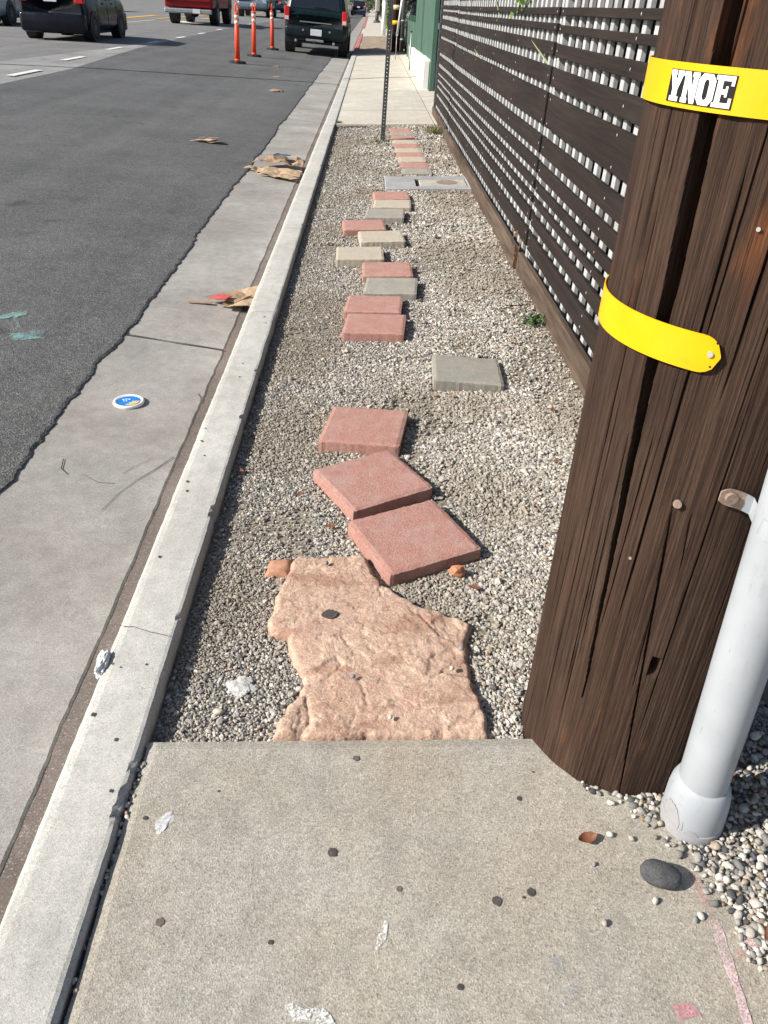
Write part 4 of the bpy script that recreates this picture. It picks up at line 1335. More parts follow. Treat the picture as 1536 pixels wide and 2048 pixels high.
for (x, y, lab) in ((.10, 1.215, 'pale pebble lying on the front of the tan flagstone'), (.255, 1.37, 'pale pebble lying on the right side of the tan flagstone'), (.285, 1.44, 'grey pebble lying by the right edge of the tan flagstone'), (.012, 1.345, 'dark pebble lying on the middle of the tan flagstone'), (-.075, 1.80, 'dark pebble lying near the back edge of the tan flagstone')):
    o = blob('pebble', S(x, y, -.004), random.uniform(.0065, .009), (1, .8, .7), pb_mats[2 if 'dark' in lab or 'grey' in lab else 0], x * 40, .3, 2, False, 1.0)
    tag(o, lab, 'pebble')
o = blob('pale_stone', S(-.303, 1.261, -.033), .011, (1.1, .8, .6), M('pale_pebble', (.55, .48, .36), .8, .1), 4.4, .2, 3)
tag(o, 'larger cream pebble in the gravel near the kerb', 'pebble')

def leaf_obj(x, y, w, L_, wd, ang, lab, mat, curl=.3, lift=.006):
    v, f = [], []
    N_ = 8
    for k in range(N_ + 1):
        t = k / N_
        ww = wd * math.sin(math.pi * min(1, t * .96 + .04)) ** .8 * .5 + .0004
        zc = lift + curl * L_ * (t - .5) ** 2
        for s_, dz in ((-1, curl * ww * .8), (0, 0), (1, curl * ww * .8)):
            v.append(((t - .5) * L_, s_ * ww * (1 + .2 * nz(t * 7, ang)), zc + dz))
    for k in range(N_):
        for q in range(2):
            f.append((k * 3 + q, k * 3 + q + 1, (k + 1) * 3 + q + 1, (k + 1) * 3 + q))
    o = pd('fallen_leaf', v, f, mat, None, S(x, y, w), (.1, -.05, ang), True)
    tag(o, lab, 'fallen leaf', 'dry leaves fallen on the ground')
G0 = -.026
leaf_obj(.476, .898, .001, .040, .022, .3, 'curled reddish leaf lying on the pavement left of the pipe foot', m_leaf_dry, .9)
leaf_obj(-.071, 2.023, G0, .042, .014, .1, 'dark red leaf on the gravel left of the nearest red stepping stone', m_leaf_dry)
leaf_obj(-.185, 2.216, G0, .028, .014, .9, 'small red leaf on the gravel left of the second red stepping stone', m_leaf_dry)
leaf_obj(-.411, 2.38, G0, .045, .016, -.7, 'reddish leaf on the gravel close against the kerb', m_leaf_dry)
leaf_obj(.326, 3.004, G0, .030, .020, .2, 'orange leaf in front of the lone grey stepping stone, left one of the pair', m_leaf_tan)
leaf_obj(.400, 2.998, G0, .030, .018, -.3, 'orange leaf in front of the lone grey stepping stone, right one of the pair', m_leaf_tan)
leaf_obj(.797, 2.854, G0, .036, .020, 1.2, 'rusty leaf on the gravel by the pole edge, upper one', m_leaf_dry)
leaf_obj(.729, 2.432, G0, .030, .018, .5, 'rusty leaf on the gravel by the pole edge, lower one', m_leaf_dry)
leaf_obj(.352, 1.709, G0, .032, .015, -.5, 'small brown leaf on the gravel right of the tan flagstone', m_leaf_dry)
leaf_obj(.745, 3.62, G0, .045, .020, .2, 'pinkish leaf on the gravel left of the little green weed', m_leaf_tan)
leaf_obj(.742, .705, .006, .05, .007, 1.1, 'long curled brown leaf on the spilled gravel at the right edge', m_leaf_dry, .8)
leaf_obj(.80, 1.035, .012, .040, .014, .1, 'orange brown leaf in the shade right of the pipe foot', m_leaf_dry, .5)
leaf_obj(-.055, 1.575, -.002, .045, .034, .2, 'dark grey dead leaf pressed flat on the tan flagstone', m_gum, .05, .003)
leaf_obj(.63, 4.2, G0, .12, .006, .1, 'thin dry twig-like leaf lying across the gravel', m_leaf_tan, .1)

# crumpled tissue
def crumple(name, loc, rx, ry, h, mat, seed, lab, cat, sub=5, rz_=0.0):
    bm = bmesh.new()
    bmesh.ops.create_icosphere(bm, subdivisions=sub, radius=1)
    for v_ in bm.verts:
        p = v_.co.copy()
        k = 1 + .5 * nz(p.x * 1.6 + seed, p.y * 1.6, p.z * 1.6) + .30 * abs(nz(p.x * 3.5 + seed, p.y * 3.5, p.z * 3.5)) + .06 * nz(p.x * 9 + seed, p.y * 9, p.z * 9)
        v_.co = Vector((p.x * rx * k, p.y * ry * k, max(-.2, p.z) * h * k))
    zm = min(v_.co.z for v_ in bm.verts)
    for v_ in bm.verts: v_.co.z -= zm
    o = bmo(name, bm, mat, None, loc, (0, 0, rz_), False)
    tag(o, lab, cat)
    return o
crumple('tissue', (-.604, 1.385, -.026), .016, .038, .016, m_tissue, 3.0, 'crumpled white tissue caught on the street edge of the kerb', 'tissue')
crumple('tissue_scrap', S(-.262, 1.345, -.033), .030, .026, .007, M('dusty_tissue', (.50, .49, .46), .95, .2, 40, 200, .2, .3), 8.0, 'flattened white scrap lying in the gravel left of the tan flagstone', 'paper scrap')
crumple('paper_scrap', S(-.355, .951, 0), .011, .023, .0018, M('white_scrap', (.52, .51, .50), .9, .2, 40, 200, .2, .3), 5.0, 'small flattened white scrap on the near pavement left of centre', 'paper scrap', 4, -.4)

# plastic lid in the gutter
lid = empty('plastic_lid', (-.990, 3.06, gz(-.99) + .001), .2); tag(lid, 'round white plastic lid with blue and yellow print lying in the gutter', 'lid')
def disc_pts(r, z, n=40): return [(r * math.cos(2 * math.pi * k / n), r * math.sin(2 * math.pi * k / n), z) for k in range(n)]
v, f = [], []
PRF = [(.064, 0), (.066, .006), (.063, .012), (.057, .013), (.053, .009), (.050, .0085)]
for r_, z in PRF: v += disc_pts(r_, z)
for i in range(len(PRF) - 1):
    for k in range(40):
        f.append((i * 40 + k, i * 40 + (k + 1) % 40, (i + 1) * 40 + (k + 1) % 40, (i + 1) * 40 + k))
pd('rim', v, f, m_lidw, lid, None, None, True)
pd('disc', disc_pts(.0505, .0086), [tuple(range(40))], m_lidd, lid)
pd('print', disc_pts(.047, .0092), [tuple(range(40))], m_lidb, lid)
def chord(y0, y1, xmin, mat, nm):
    pts = []
    for yy in np.linspace(y0, y1, 6):
        h = math.sqrt(max(0, .0465 ** 2 - yy * yy)); pts.append((max(xmin, -h), yy, h))
    v = [(p[0], p[1], .0097) for p in pts] + [(p[2], p[1], .0097) for p in pts]
    pd(nm, v, [(k, k + 6, k + 7, k + 1) for k in range(5)], mat, lid)
chord(-.040, -.030, -.010, m_lidy, 'yellow_bar'); chord(-.026, -.016, .002, m_lidy, 'yellow_bar'); chord(-.012, -.003, .014, m_lidy, 'yellow_bar')
for (x, y, w_, h_) in ((-.026, .010, .008, .010), (-.014, .013, .008, .010), (-.002, .011, .008, .010), (-.022, -.004, .006, .009), (-.012, -.004, .006, .009)):
    pd('white_mark', [(x, y, .0098), (x + w_, y, .0098), (x + w_ * .8, y + h_, .0098), (x - w_ * .2, y + h_, .0098)], [(0, 1, 2, 3)], m_lidw, lid)

# torn cardboard
def card_piece(name, pts, z, mat, parent, fold=.03, seed=0, th=.004):
    """a torn sheet: outline with real thickness, buckled"""
    P = []
    for i in range(len(pts)):
        a, b = Vector(pts[i]), Vector(pts[(i + 1) % len(pts)])
        n = max(1, int((b - a).length / .035))
        for k in range(n):
            p = a.lerp(b, k / n); P.append((p.x + .008 * nz(p.x * 30, p.y * 30, seed), p.y + .008 * nz(p.x * 30, p.y * 30, seed + 3)))
    xs = [p[0] for p in P]; ys_ = [p[1] for p in P]
    pt = [Vector(p) for p in P]
    st_ = .035
    y = min(ys_)
    while y < max(ys_):
        x = min(xs)
        while x < max(xs):
            if inside(P, x, y) and seg_dist(P, x, y) > .015: pt.append(Vector((x, y)))
            x += st_
        y += st_
    nb = len(P)
    co, _, fc = delaunay_2d_cdt(pt, [(i, (i + 1) % nb) for i in range(nb)], [list(range(nb))], 1, 1e-6)[:3]
    def hh(p): return z + .6 * fold * (abs(nz(p.x * 5, p.y * 3, seed)) * 1.6 + .3 * nz(p.x * 16, p.y * 16, seed))
    v = [(p.x, p.y, hh(p)) for p in co]; N_ = len(v)
    v += [(a, b, c - th) for a, b, c in v]
    f = [tuple(q) for q in fc] + [tuple(i + N_ for i in q[::-1]) for q in fc]
    ec = {}
    for q in fc:
        for a, b in zip(q, q[1:] + q[:1]): ec[(a, b)] = 1
    for (a, b) in ec:
        if (b, a) not in ec: f.append((b, a, a + N_, b + N_))
    return pd(name, v, f, mat, parent)
c1 = empty('cardboard', (-.74, 4.44, -.128)); tag(c1, 'torn cardboard with a red printed patch, crushed against the kerb in the gutter', 'cardboard')
card_piece('panel', [(-.05, -.13), (.13, -.14), (.13, .20), (-.02, .17)], .02, m_card, c1, .07, 1)
card_piece('panel', [(-.17, -.02), (.02, -.09), (.10, .02), (-.03, .12)], .03, m_card2, c1, .05, 4)
card_piece('red_patch', [(-.13, -.09), (-.03, -.12), (-.01, -.02), (-.09, .01)], .045, m_cred, c1, .03, 6)
card_piece('strip', [(-.26, -.05), (-.12, -.06), (-.12, -.035), (-.26, -.02)], .008, m_card2, c1, .02, 9)
c2 = empty('cardboard', (-.90, 8.58, -.126)); tag(c2, 'flattened torn cardboard box with a blue patch in the gutter farther on', 'cardboard')
card_piece('panel', [(-.30, .20), (.24, .05), (.25, .40), (-.10, .50)], .05, m_card2, c2, .10, 2)
card_piece('panel', [(-.36, -.02), (.05, -.30), (.24, -.30), (.24, .02), (-.12, .12)], .02, m_card, c2, .06, 5)
card_piece('panel', [(-.20, -.25), (.18, -.46), (.24, -.36), (-.05, -.18)], .02, m_card, c2, .05, 8)
card_piece('blue_patch', [(-.08, .22), (.08, .16), (.10, .28), (-.04, .34)], .125, m_cblue, c2, .03, 3)
c3 = empty('cardboard', (-1.87, 10.0, rz(-1.87) + .004)); tag(c3, 'flat torn cardboard strip lying out on the asphalt', 'cardboard')
card_piece('panel', [(-.22, .02), (-.05, .10), (.20, .0), (.19, -.10), (-.05, -.07)], .008, m_card, c3, .06, 2)
card_piece('panel', [(-.10, -.02), (.10, .05), (.14, -.02), (-.02, -.08)], .05, m_card2, c3, .03, 6)
for (x, y, s_, lab, k) in ((-2.35, 22.6, .10, 'crumpled tan litter beside the foot of the nearest delineator post', 2.0), (-2.05, 19.6, .07, 'pale litter lump on the asphalt between the posts and the kerb', 5.0), (-1.75, 16.6, .12, 'brown torn litter on the asphalt close to the gutter', 9.0)):
    crumple('litter', (x, y, rz(x)), s_, s_ * 1.5, s_ * .18, m_card2, k, lab, 'litter', 4)

# weeds
def tuft(name, loc, n, h, spread, mat, lab, cat, seed, w=.0025):
    r_ = random.Random(seed)
    e_ = empty(name, loc); tag(e_, lab, cat)
    v, f = [], []
    for k in range(n):
        a = r_.uniform(0, 6.28); rr_ = r_.uniform(0, spread); L_ = h * r_.uniform(.5, 1.2); out = r_.uniform(.2, 1.0) * L_
        b = Vector((rr_ * math.cos(a), rr_ * math.sin(a), 0)); a2 = a + r_.gauss(0, .5)
        d = Vector((math.cos(a2), math.sin(a2), 0)); sd = Vector((-d.y, d.x, 0)) * w
        pts = [b, b + d * out * .35 + Vector((0, 0, L_ * .6)), b + d * out + Vector((0, 0, L_ * .75))]
        b0 = len(v)
        v += [pts[0] - sd, pts[0] + sd, pts[1] + sd * .8, pts[1] - sd * .8, pts[2]]
        f += [(b0, b0 + 1, b0 + 2, b0 + 3), (b0 + 3, b0 + 2, b0 + 4)]
    pd('blades', v, f, mat, e_)
    return e_
wd_ = tuft('weed', S(.90, 3.91, -.035), 14, .05, .02, m_weed, 'little dark green weed at the foot of the fence', 'weed', 3, .003)
rv = random.Random(4)
leaf_cloud('foliage', [(rv.gauss(0, .03), rv.gauss(0, .03), rv.uniform(.0, .05)) for k in range(70)], .028, m_weed, wd_, None, .7, -.3, 6)
tuft('grass_tuft', S(.88, 11.0, -.035), 160, .14, .14, m_grass, 'dry grass tuft by the far end of the fence', 'grass', 6, .004)
tuft('grass_tuft', S(-.40, 11.9, -.01), 40, .05, .05, m_weed, 'tiny weed in the joint where the raised kerb ends', 'weed', 8, .004)
tuft('grass_tuft', S(.14, 10.3, -.035), 50, .05, .10, m_grass, 'sparse dry weeds round the foot of the sign post', 'weed', 12, .004)

# ================================================================== MARKS ON THE PAVEMENT (flat, worn)
def mark(name, pts, mat, parent, w=.0022, seed=0, jag=.006, frame='S'):
    P = []
    for i in range(len(pts)):
        a, b = Vector(pts[i]), Vector(pts[(i + 1) % len(pts)])
        n = max(2, int((b - a).length / .012))
        for k in range(n):
            p = a.lerp(b, k / n); P.append((p.x + jag * nz(p.x * 60, p.y * 60, seed), p.y + jag * nz(p.x * 60, p.y * 60, seed + 3)))
    fc = [tuple(t) for t in tessellate_polygon([[Vector((p[0], p[1], 0)) for p in P]])]
    v = [S(p[0], p[1], w) if frame == 'S' else (p[0], p[1], rz(p[0]) + w) for p in P]
    return pd(name, v, fc, mat, parent)
def stroke(name, pts, wd, mat, parent, w=.0022, seed=0):
    L_, R_ = [], []
    for i, p in enumerate(pts):
        a, b = Vector(pts[max(0, i - 1)]), Vector(pts[min(len(pts) - 1, i + 1)])
        d = (b - a).normalized(); nrm = Vector((-d.y, d.x)) * wd[i] / 2
        L_.append(Vector(p) + nrm); R_.append(Vector(p) - nrm)
    return mark(name, [tuple(p) for p in L_] + [tuple(p) for p in R_[::-1]], mat, parent, w, seed, .004)
stroke('chalk_line', [(.655, .835), (.664, .80), (.667, .768), (.666, .740)], [.010, .018, .020, .018], m_ch_pink, near, seed=1)
stroke('chalk_line', [(.666, .742), (.666, .722), (.664, .671), (.664, .623), (.659, .572), (.655, .50)], [.016, .020, .017, .015, .015, .016], m_ch_pale, near, seed=2)
mark('chalk_patch', [(.70, .72), (.74, .735), (.755, .70), (.72, .672), (.70, .685)], m_ch_pale, near, .0024, 3)
mark('chalk_patch', [(.685, .69), (.712, .70), (.70, .672), (.682, .675)], m_ch_pink, near, .0027, 5)
mark('chalk_patch', [(.545, .60), (.585, .603), (.59, .583), (.55, .58)], m_ch_pink, near, .0024, 7)
stroke('chalk_stroke', [(.062, .685), (.074, .715), (.085, .745)], [.006, .014, .006], m_ch_white, near, seed=9)
mark('chalk_patch', [(-.085, .610), (-.02, .602), (.005, .575), (-.07, .585)], m_ch_white, near, .0024, 11, .010)
mark('chalk_patch', [(.36, .68), (.385, .68), (.385, .655), (.362, .655)], m_ch_blue, near, .0023, 13)
mark('chalk_patch', [(.372, .63), (.40, .64), (.398, .61), (.375, .605)], m_ch_blue, near, .0023, 15)
teal = markings
for P in ([(-1.90, 3.93), (-1.78, 4.03), (-1.76, 3.98), (-1.86, 3.88)], [(-1.82, 3.95), (-1.80, 3.95), (-1.72, 3.80), (-1.74, 3.80)], [(-1.74, 3.70), (-1.60, 3.78), (-1.56, 3.68), (-1.68, 3.62)], [(-1.98, 3.72), (-1.80, 3.70), (-1.74, 3.64), (-1.90, 3.60)]):
    mark('sprayed_mark', P, m_ch_teal, teal, .003, P[0][0] * 7, .02, 'R')
for i, (x, y, r_) in enumerate(((-.018, .879, .011), (.108, .804, .006), (.35, .795, .009), (.285, .779, .010), (-.319, .748, .009), (.204, .633, .006), (.023, 1.10, .008), (.36, .995, .006), (-.447 + .05, .959, .005), (-.119, .71, .005), (.335, .785, .003), (-.26, 1.02, .003), (.40, 1.06, .003))):
    n = 18
    v = [S(x + r_ * .85 * (1 + .45 * nz(k * .9, i)) * math.cos(2 * math.pi * k / n), y + r_ * .85 * (1.05 + .45 * nz(k * .9, i + 9)) * math.sin(2 * math.pi * k / n), .0021) for k in range(n)] + [S(x, y, .0025)]
    pd('gum_spot', v, [(k, (k + 1) % n, n) for k in range(n)], m_gum2 if i in (1, 4, 6) else m_gum, near, None, None, True)
rv = random.Random(21)
for i in range(16):                       # stray specks on the kerb
    y = rv.uniform(.6, 3.9); x = rv.uniform(-.58, -.47); r_ = rv.uniform(.002, .005)
    v = [S(x + r_ * (1 + .4 * nz(k, i)) * math.cos(math.pi * k / 4), y + 1.4 * r_ * (1 + .4 * nz(k, i + 5)) * math.sin(math.pi * k / 4), .0178) for k in range(8)]
    pd('speck', v, [tuple(range(8))], m_gum, kerb)

# hairline cracks
stroke('crack', [(-.595, 1.515), (-.56, 1.512), (-.53, 1.498), (-.50, 1.488), (-.45, 1.470)], [.0022, .0016, .0022, .0015, .002], m_joint, kerb, .0182, 3)
def gstroke(pts, wd):
    L_, R_ = [], []
    for i, p in enumerate(pts):
        a, b = Vector(pts[max(0, i - 1)]), Vector(pts[min(len(pts) - 1, i + 1)])
        d = (b - a).normalized(); nrm = Vector((-d.y, d.x)) * wd * (.6 + .8 * random.random()) / 2
        L_.append(Vector(p) + nrm); R_.append(Vector(p) - nrm)
    v = [(p.x, p.y, gz(p.x) + .0032) for p in L_ + R_]; n = len(L_)
    pd('crack', v, [(i, i + 1, n + i + 1, n + i) for i in range(n - 1)], m_joint, gutter)
gstroke([(-.705, 2.62), (-.75, 2.52), (-.80, 2.43), (-.84, 2.33), (-.865, 2.22)], .0028)
gstroke([(-.78, 2.60), (-.83, 2.53), (-.86, 2.47)], .0015)
gstroke([(-1.10, 2.55), (-1.085, 2.48), (-1.05, 2.44)], .003)
gstroke([(-1.0, 2.45), (-.93, 2.40), (-.87, 2.40)], .0015)
gstroke([(x, 3.84 - .22 * (x + 1.2)) for x in (-1.24, -1.1, -1.0, -.9, -.8, -.69)], .010)
gstroke([(-.72, 3.20), (-.70, 3.16), (-.69, 3.10)], .0025)
# ================================================================== STREET FURNITURE
def perforated_post(name, x, y, z0, h, s, lean, mat, lab):
    root = empty(name, (x, y, z0)); tag(root, lab, 'sign post')
    v, f = [], []
    pitch, hr = .0254 * 1.5, .0075
    n = int(h / pitch)
    def face(o, u, nrm):
        b = s / 2
        for k in range(n):
            zc = (k + .5) * pitch
            base = len(v)
            sq = [(-b, -pitch / 2), (0, -pitch / 2), (b, -pitch / 2), (b, 0), (b, pitch / 2), (0, pitch / 2), (-b, pitch / 2), (-b, 0)]
            ho = [(hr * math.cos(a), hr * math.sin(a)) for a in (rad(225), rad(270), rad(315), 0, rad(45), rad(90), rad(135), rad(180))]
            for (p, q) in sq + ho:
                z = zc + q
                v.append(Vector(o) + Vector(u) * p + Vector((lean[0] * z, lean[1] * z, z)))
            for i in range(8):
                f.append((base + i, base + (i + 1) % 8, base + 8 + (i + 1) % 8, base + 8 + i))
    b = s / 2
    face((0, -b, 0), (1, 0, 0), 0); face((0, b, 0), (-1, 0, 0), 0); face((b, 0, 0), (0, 1, 0), 0); face((-b, 0, 0), (0, -1, 0), 0)
    pd('post', v, f, mat, root)
    return root
sp = perforated_post('sign_post', .188, 10.40, SL * .188 - .04, 2.6, .052, (.020, .0), m_sign, 'dark perforated steel sign post standing in the gravel')
box('sign_plate', (.05, -.030, 2.35), (.30, .003, .42), m_galv, sp, .001)
cyl('plate_bolt', (.046, -.031, 2.5), (.046, -.036, 2.5), .008, m_nail, sp, None, 8)

def delineator(x, y, s, lab, turn=0.0):
    r = empty('delineator_post', (x, y, rz(x)), turn); tag(r, lab, 'delineator', 'orange delineator posts standing in the parking lane')
    r.scale = (s, s, s)
    r.rotation_euler = (0, .03, turn)
    bm = bmesh.new()
    bmesh.ops.create_circle(bm, cap_ends=True, radius=.20, segments=8)
    g = bmesh.ops.extrude_face_region(bm, geom=list(bm.faces))
    for e in g['geom']:
        if isinstance(e, bmesh.types.BMVert): e.co.z += .045; e.co.x *= .86; e.co.y *= .86
    bmo('base', bm, m_rubber, r)
    tube_ = cyl('tube', (0, 0, .045), (0, 0, .93), .056, m_orange, r, .048, 20)
    cyl('foot_collar', (0, 0, .04), (0, 0, .085), .066, m_orange, r, .060, 20)
    for z0 in (.735, .845):
        cyl('reflective_band', (0, 0, z0), (0, 0, z0 + .075), .0515, m_reflect, r, .0505, 20)
    cyl('neck', (0, 0, .925), (0, 0, .965), .056, m_orange, r, .050, 20)
    pts = []
    for k in range(25):
        a = 2 * math.pi * k / 24
        pts.append((.034 * math.cos(a), 0, 1.045 + .082 * math.sin(a)))
    tube('handle_loop', pts, .0155, m_orange, r, 8)
    return r
delineator(-3.32, 22.4, 1.12, 'orange delineator post with white bands, nearest of the three', .1)
delineator(-3.30, 25.5, 1.12, 'orange delineator post with white bands, middle of the three', -.1)
delineator(-3.22, 29.6, 1.12, 'orange delineator post farthest back, its loop turned edge-on beside the green car', 1.5)

# ---- green corrugated wall, low white wall, black infill for the dark void
gw = empty('corrugated_wall', (1.15, 16.65, .06)); tag(gw, 'tall green corrugated metal fence beyond the dark board fence', 'fence')
def corrugated(name, y0, y1, z0, z1, mat, parent, ph=0.0):
    v, f = [], []
    N_ = int((y1 - y0) / .0225)
    for k in range(N_ + 1):
        y = y0 + (y1 - y0) * k / N_
        t = (y + ph) % .18
        x = .022 if t < .09 else -.012
        v += [(x, y, z0), (x, y, z1)]
    for k in range(N_):
        f.append((2 * k, 2 * k + 2, 2 * k + 3, 2 * k + 1))
    return pd(name, v, f, mat, parent)
for k in range(6):
    corrugated('panel', .06 + k * 1.13, .06 + (k + 1) * 1.13 - .004, -.03, 2.3, m_greenwall, gw, k * .03)
box('corner_post', (.03, .0, 1.15), (.09, .09, 2.4), m_greenwall, gw, .006)
for k in range(4):
    corrugated('low_panel', 6.9 + k * 1.2, 6.9 + (k + 1) * 1.2 - .004, .38, .98, m_greenwall, gw, .05 + k * .02)
for k in range(5):
    box('low_post', (.03, 6.9 + k * 1.2, .55), (.06, .06, 1.15), m_greenwall, gw, .004)
ww = empty('low_white_wall', (1.03, 16.9, .05)); tag(ww, 'low white painted wall at the back edge of the far pavement', 'wall')
def wall_piece(y0, y1, capped):
    t0, t1 = (y0 - 16.9) / 13.3, (y1 - 16.9) / 13.3
    x0, x1 = .19 * t0 - .0, .19 * t1
    h0, h1 = .47 - .15 * t0, .47 - .15 * t1
    v = [(x0, y0 - 16.9, -.1), (x0 + .10, y0 - 16.9, -.1), (x0 + .10, y0 - 16.9, h0), (x0, y0 - 16.9, h0), (x1, y1 - 16.9, -.1), (x1 + .10, y1 - 16.9, -.1), (x1 + .10, y1 - 16.9, h1), (x1, y1 - 16.9, h1)]
    pd('wall_section', v, [(0, 1, 2, 3), (4, 7, 6, 5), (0, 4, 5, 1), (1, 5, 6, 2), (2, 6, 7, 3), (3, 7, 4, 0)], m_gwhite, ww)
    if capped:
        box('cap', ((x0 + x1) / 2 + .05, (y0 + y1) / 2 - 16.9, (h0 + h1) / 2 + .02), (.15, y1 - y0 - .02, .04), m_gwhite, ww, .008)
YW = [16.9, 18.6, 20.9, 23.4, 26.6, 30.1]
for k in range(5): wall_piece(YW[k] + .006, YW[k + 1] - .006, k < 3)
dg = empty('dark_void_infill', (1.9, 16.95, .08)); tag(dg, 'added black planks standing in for the dark void in the gap beside the green corrugated fence', 'infill')
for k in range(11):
    box('infill_plank', (-.58 + k * .125, 0, 1.1), (.118, .03, 2.2), m_black, dg, .003)  # near-black boards added to paint the dark void beyond the gap
box('infill_rail', (0, .03, .5), (1.4, .03, .1), m_black, dg); box('infill_rail', (0, .03, 1.7), (1.4, .03, .1), m_black, dg)
o = empty('thin_post', (1.0, 22.4, .05)); tag(o, 'thin grey steel post standing in front of the low white wall', 'post')
cyl('rod', (0, 0, -.05), (.0, 0, .80), .018, m_galv, o, None, 10); cyl('rod_cap', (0, 0, .80), (0, 0, .83), .026, m_rubber, o, None, 10)

# ---- second pole with its conduits
p2 = empty('far_utility_pole', (.88, 31.7, .03)); tag(p2, 'far reddish brown timber utility pole with two yellow bands', 'utility pole')
bm = bmesh.new(); bm_cyl(bm, (0, 0, -.1), (0, 0, 8.5), .15, .12, 24); bmo('shaft', bm, m_pole2, p2, None, None, True)
m_paleband = M('faded_band', (.62, .52, .30), .5)
cyl('marker_band', (0, 0, .80), (0, 0, .93), .153, m_yellow, p2, None, 24); cyl('marker_band', (0, 0, 1.24), (0, 0, 1.38), .152, m_paleband, p2, None, 24)
cd = empty('conduit', (1.09, 31.45, .04)); tag(cd, 'grey steel conduit pipe fixed beside the far timber pole', 'pipe')
cyl('tube', (0, 0, -.05), (0, 0, 5), .062, m_galv, cd, None, 18)
for z in (.35, .9, 2.2): cyl('clamp', (0, 0, z), (0, 0, z + .05), .072, m_pipe, cd, None, 18)
gy = empty('guy_guard', (.77, 26.8, .03)); tag(gy, 'slim white leaning guy wire guard rising from the far pavement', 'guy wire')
tube('guard', [(.0, 0, .62), (.12, .5, 1.6), (.32, 1.4, 4.0)], .032, m_white_st, gy, 10)
tube('wire', [(-.01, 0, -.02), (.0, 0, .63)], .012, m_galv, gy, 6)
box('anchor_eye', (-.0, 0, .66), (.09, .03, .03), m_galv, gy, .004)
ln_ = empty('lamp_post', (.50, 84, .03)); tag(ln_, 'pale slender street lamp post far down the pavement', 'lamp post')
cyl('shaft', (0, 0, .9), (0, 0, 9), .20, m_gwhite, ln_, .13, 16); cyl('base_section', (0, 0, -.02), (0, 0, .9), .17, m_sign, ln_, None, 16); cyl('foot', (0, 0, -.02), (0, 0, .18), .36, m_sign, ln_, .26, 16)
tube('arm', [(0, 0, 8.8), (-.8, 0, 9.3), (-2.2, 0, 9.5)], .05, m_gwhite, ln_, 8); box('lamp_head', (-2.4, 0, 9.45), (.7, .3, .16), m_galv, ln_, .04)
bo = empty('steel_bollard', (.66, 48.6, .03)); tag(bo, 'pale round steel post at the far driveway edge', 'post')
cyl('shaft', (0, 0, -.05), (0, 0, 1.55), .115, m_gwhite, bo, None, 18); cyl('cap', (0, 0, 1.55), (0, 0, 1.60), .125, m_gwhite, bo, .09, 18)

# ================================================================== TREES AND HEDGES
def tree(name, loc, h, r, trunk_h, mat, lab, seed, n=2600, leaf=.28, squash=1.0):
    rv = random.Random(seed)
    t = empty(name, loc); tag(t, lab, 'tree')
    bm = bmesh.new()
    bm_cyl(bm, (0, 0, -.1), (rv.uniform(-.2, .2), 0, trunk_h), .16 + h * .012, .10, 10)
    ends = []
    for k in range(6):
        a = k * 1.05 + rv.uniform(-.3, .3)
        e = Vector((r * .6 * math.cos(a), r * .6 * math.sin(a), trunk_h + (h - trunk_h) * rv.uniform(.35, .75)))
        bm_cyl(bm, (0, 0, trunk_h * .85), e, .07, .02, 6); ends.append(e)
    bmo('trunk', bm, m_bark, t, None, None, True)
    cl = [(Vector((rv.gauss(0, r * .42), rv.gauss(0, r * .42), trunk_h + (h - trunk_h) * rv.uniform(.1, .95))), r * rv.uniform(.22, .42)) for k in range(26)]
    pts = []
    for k in range(n):
        c, cr = rv.choice(cl)
        d = Vector((rv.gauss(0, 1), rv.gauss(0, 1), rv.gauss(0, 1))).normalized() * cr * rv.uniform(.55, 1.05)
        pts.append(c + d)
    leaf_cloud('crown', pts, leaf, mat, t, None, .7, .2, seed)
    return t
tree('street_tree', (3.6, 88, 0), 7.5, 2.6, .9, m_tree, 'dark green tree overhanging the far pavement behind the lamp post', 1)
tree('street_tree', (2.8, 104, 0), 8, 3.0, 1.0, m_tree, 'dark bushy tree, next one beyond the lamp post', 2)
tree('street_tree', (-.5, 190, 0), 14, 6, .5, m_tree, 'distant broad tree closing the end of the street, right one', 3, 3000, .6)
tree('street_tree', (-12, 205, 0), 15, 7, .5, m_tree, 'distant broad tree closing the end of the street, middle one', 4, 3000, .6)
tree('street_tree', (-26, 200, 0), 14, 7, .5, m_tree, 'distant broad tree closing the end of the street, left one', 5, 3000, .6)
def hedge(name, x0, x1, y0, y1, z0, z1, mat, lab, n, leaf, seed):
    rv = random.Random(seed)
    h = empty(name, ((x0 + x1) / 2, (y0 + y1) / 2, z0)); tag(h, lab, 'hedge')
    cx, cy = (x0 + x1) / 2, (y0 + y1) / 2
    pts = []
    for k in range(n):
        u = [rv.uniform(-1, 1) for q in range(3)]
        q = rv.choice((0, 1, 2)); u[q] = math.copysign(rv.uniform(.82, 1.05), u[q])
        pts.append((u[0] * (x1 - x0) / 2, u[1] * (y1 - y0) / 2, (u[2] * .5 + .5) * (z1 - z0) * (1 + .08 * nz(u[0] * 3, u[1] * 5))))
    leaf_cloud('foliage', pts, leaf, mat, h, None, .7, .1, seed)
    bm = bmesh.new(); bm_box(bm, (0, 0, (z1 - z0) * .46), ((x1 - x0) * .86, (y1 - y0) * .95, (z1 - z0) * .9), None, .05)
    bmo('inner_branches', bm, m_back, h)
    return h
hedge('hedge', 1.28, 2.8, 31.2, 44, 0, 2.6, m_hedge, 'dark clipped hedge in deep shade behind the far timber pole', 4500, .13, 3)
hedge('hedge', .85, 1.5, 52, 60, .35, 2.6, m_lime, 'bright lime green shrub hanging over the far pavement', 2200, .16, 5)
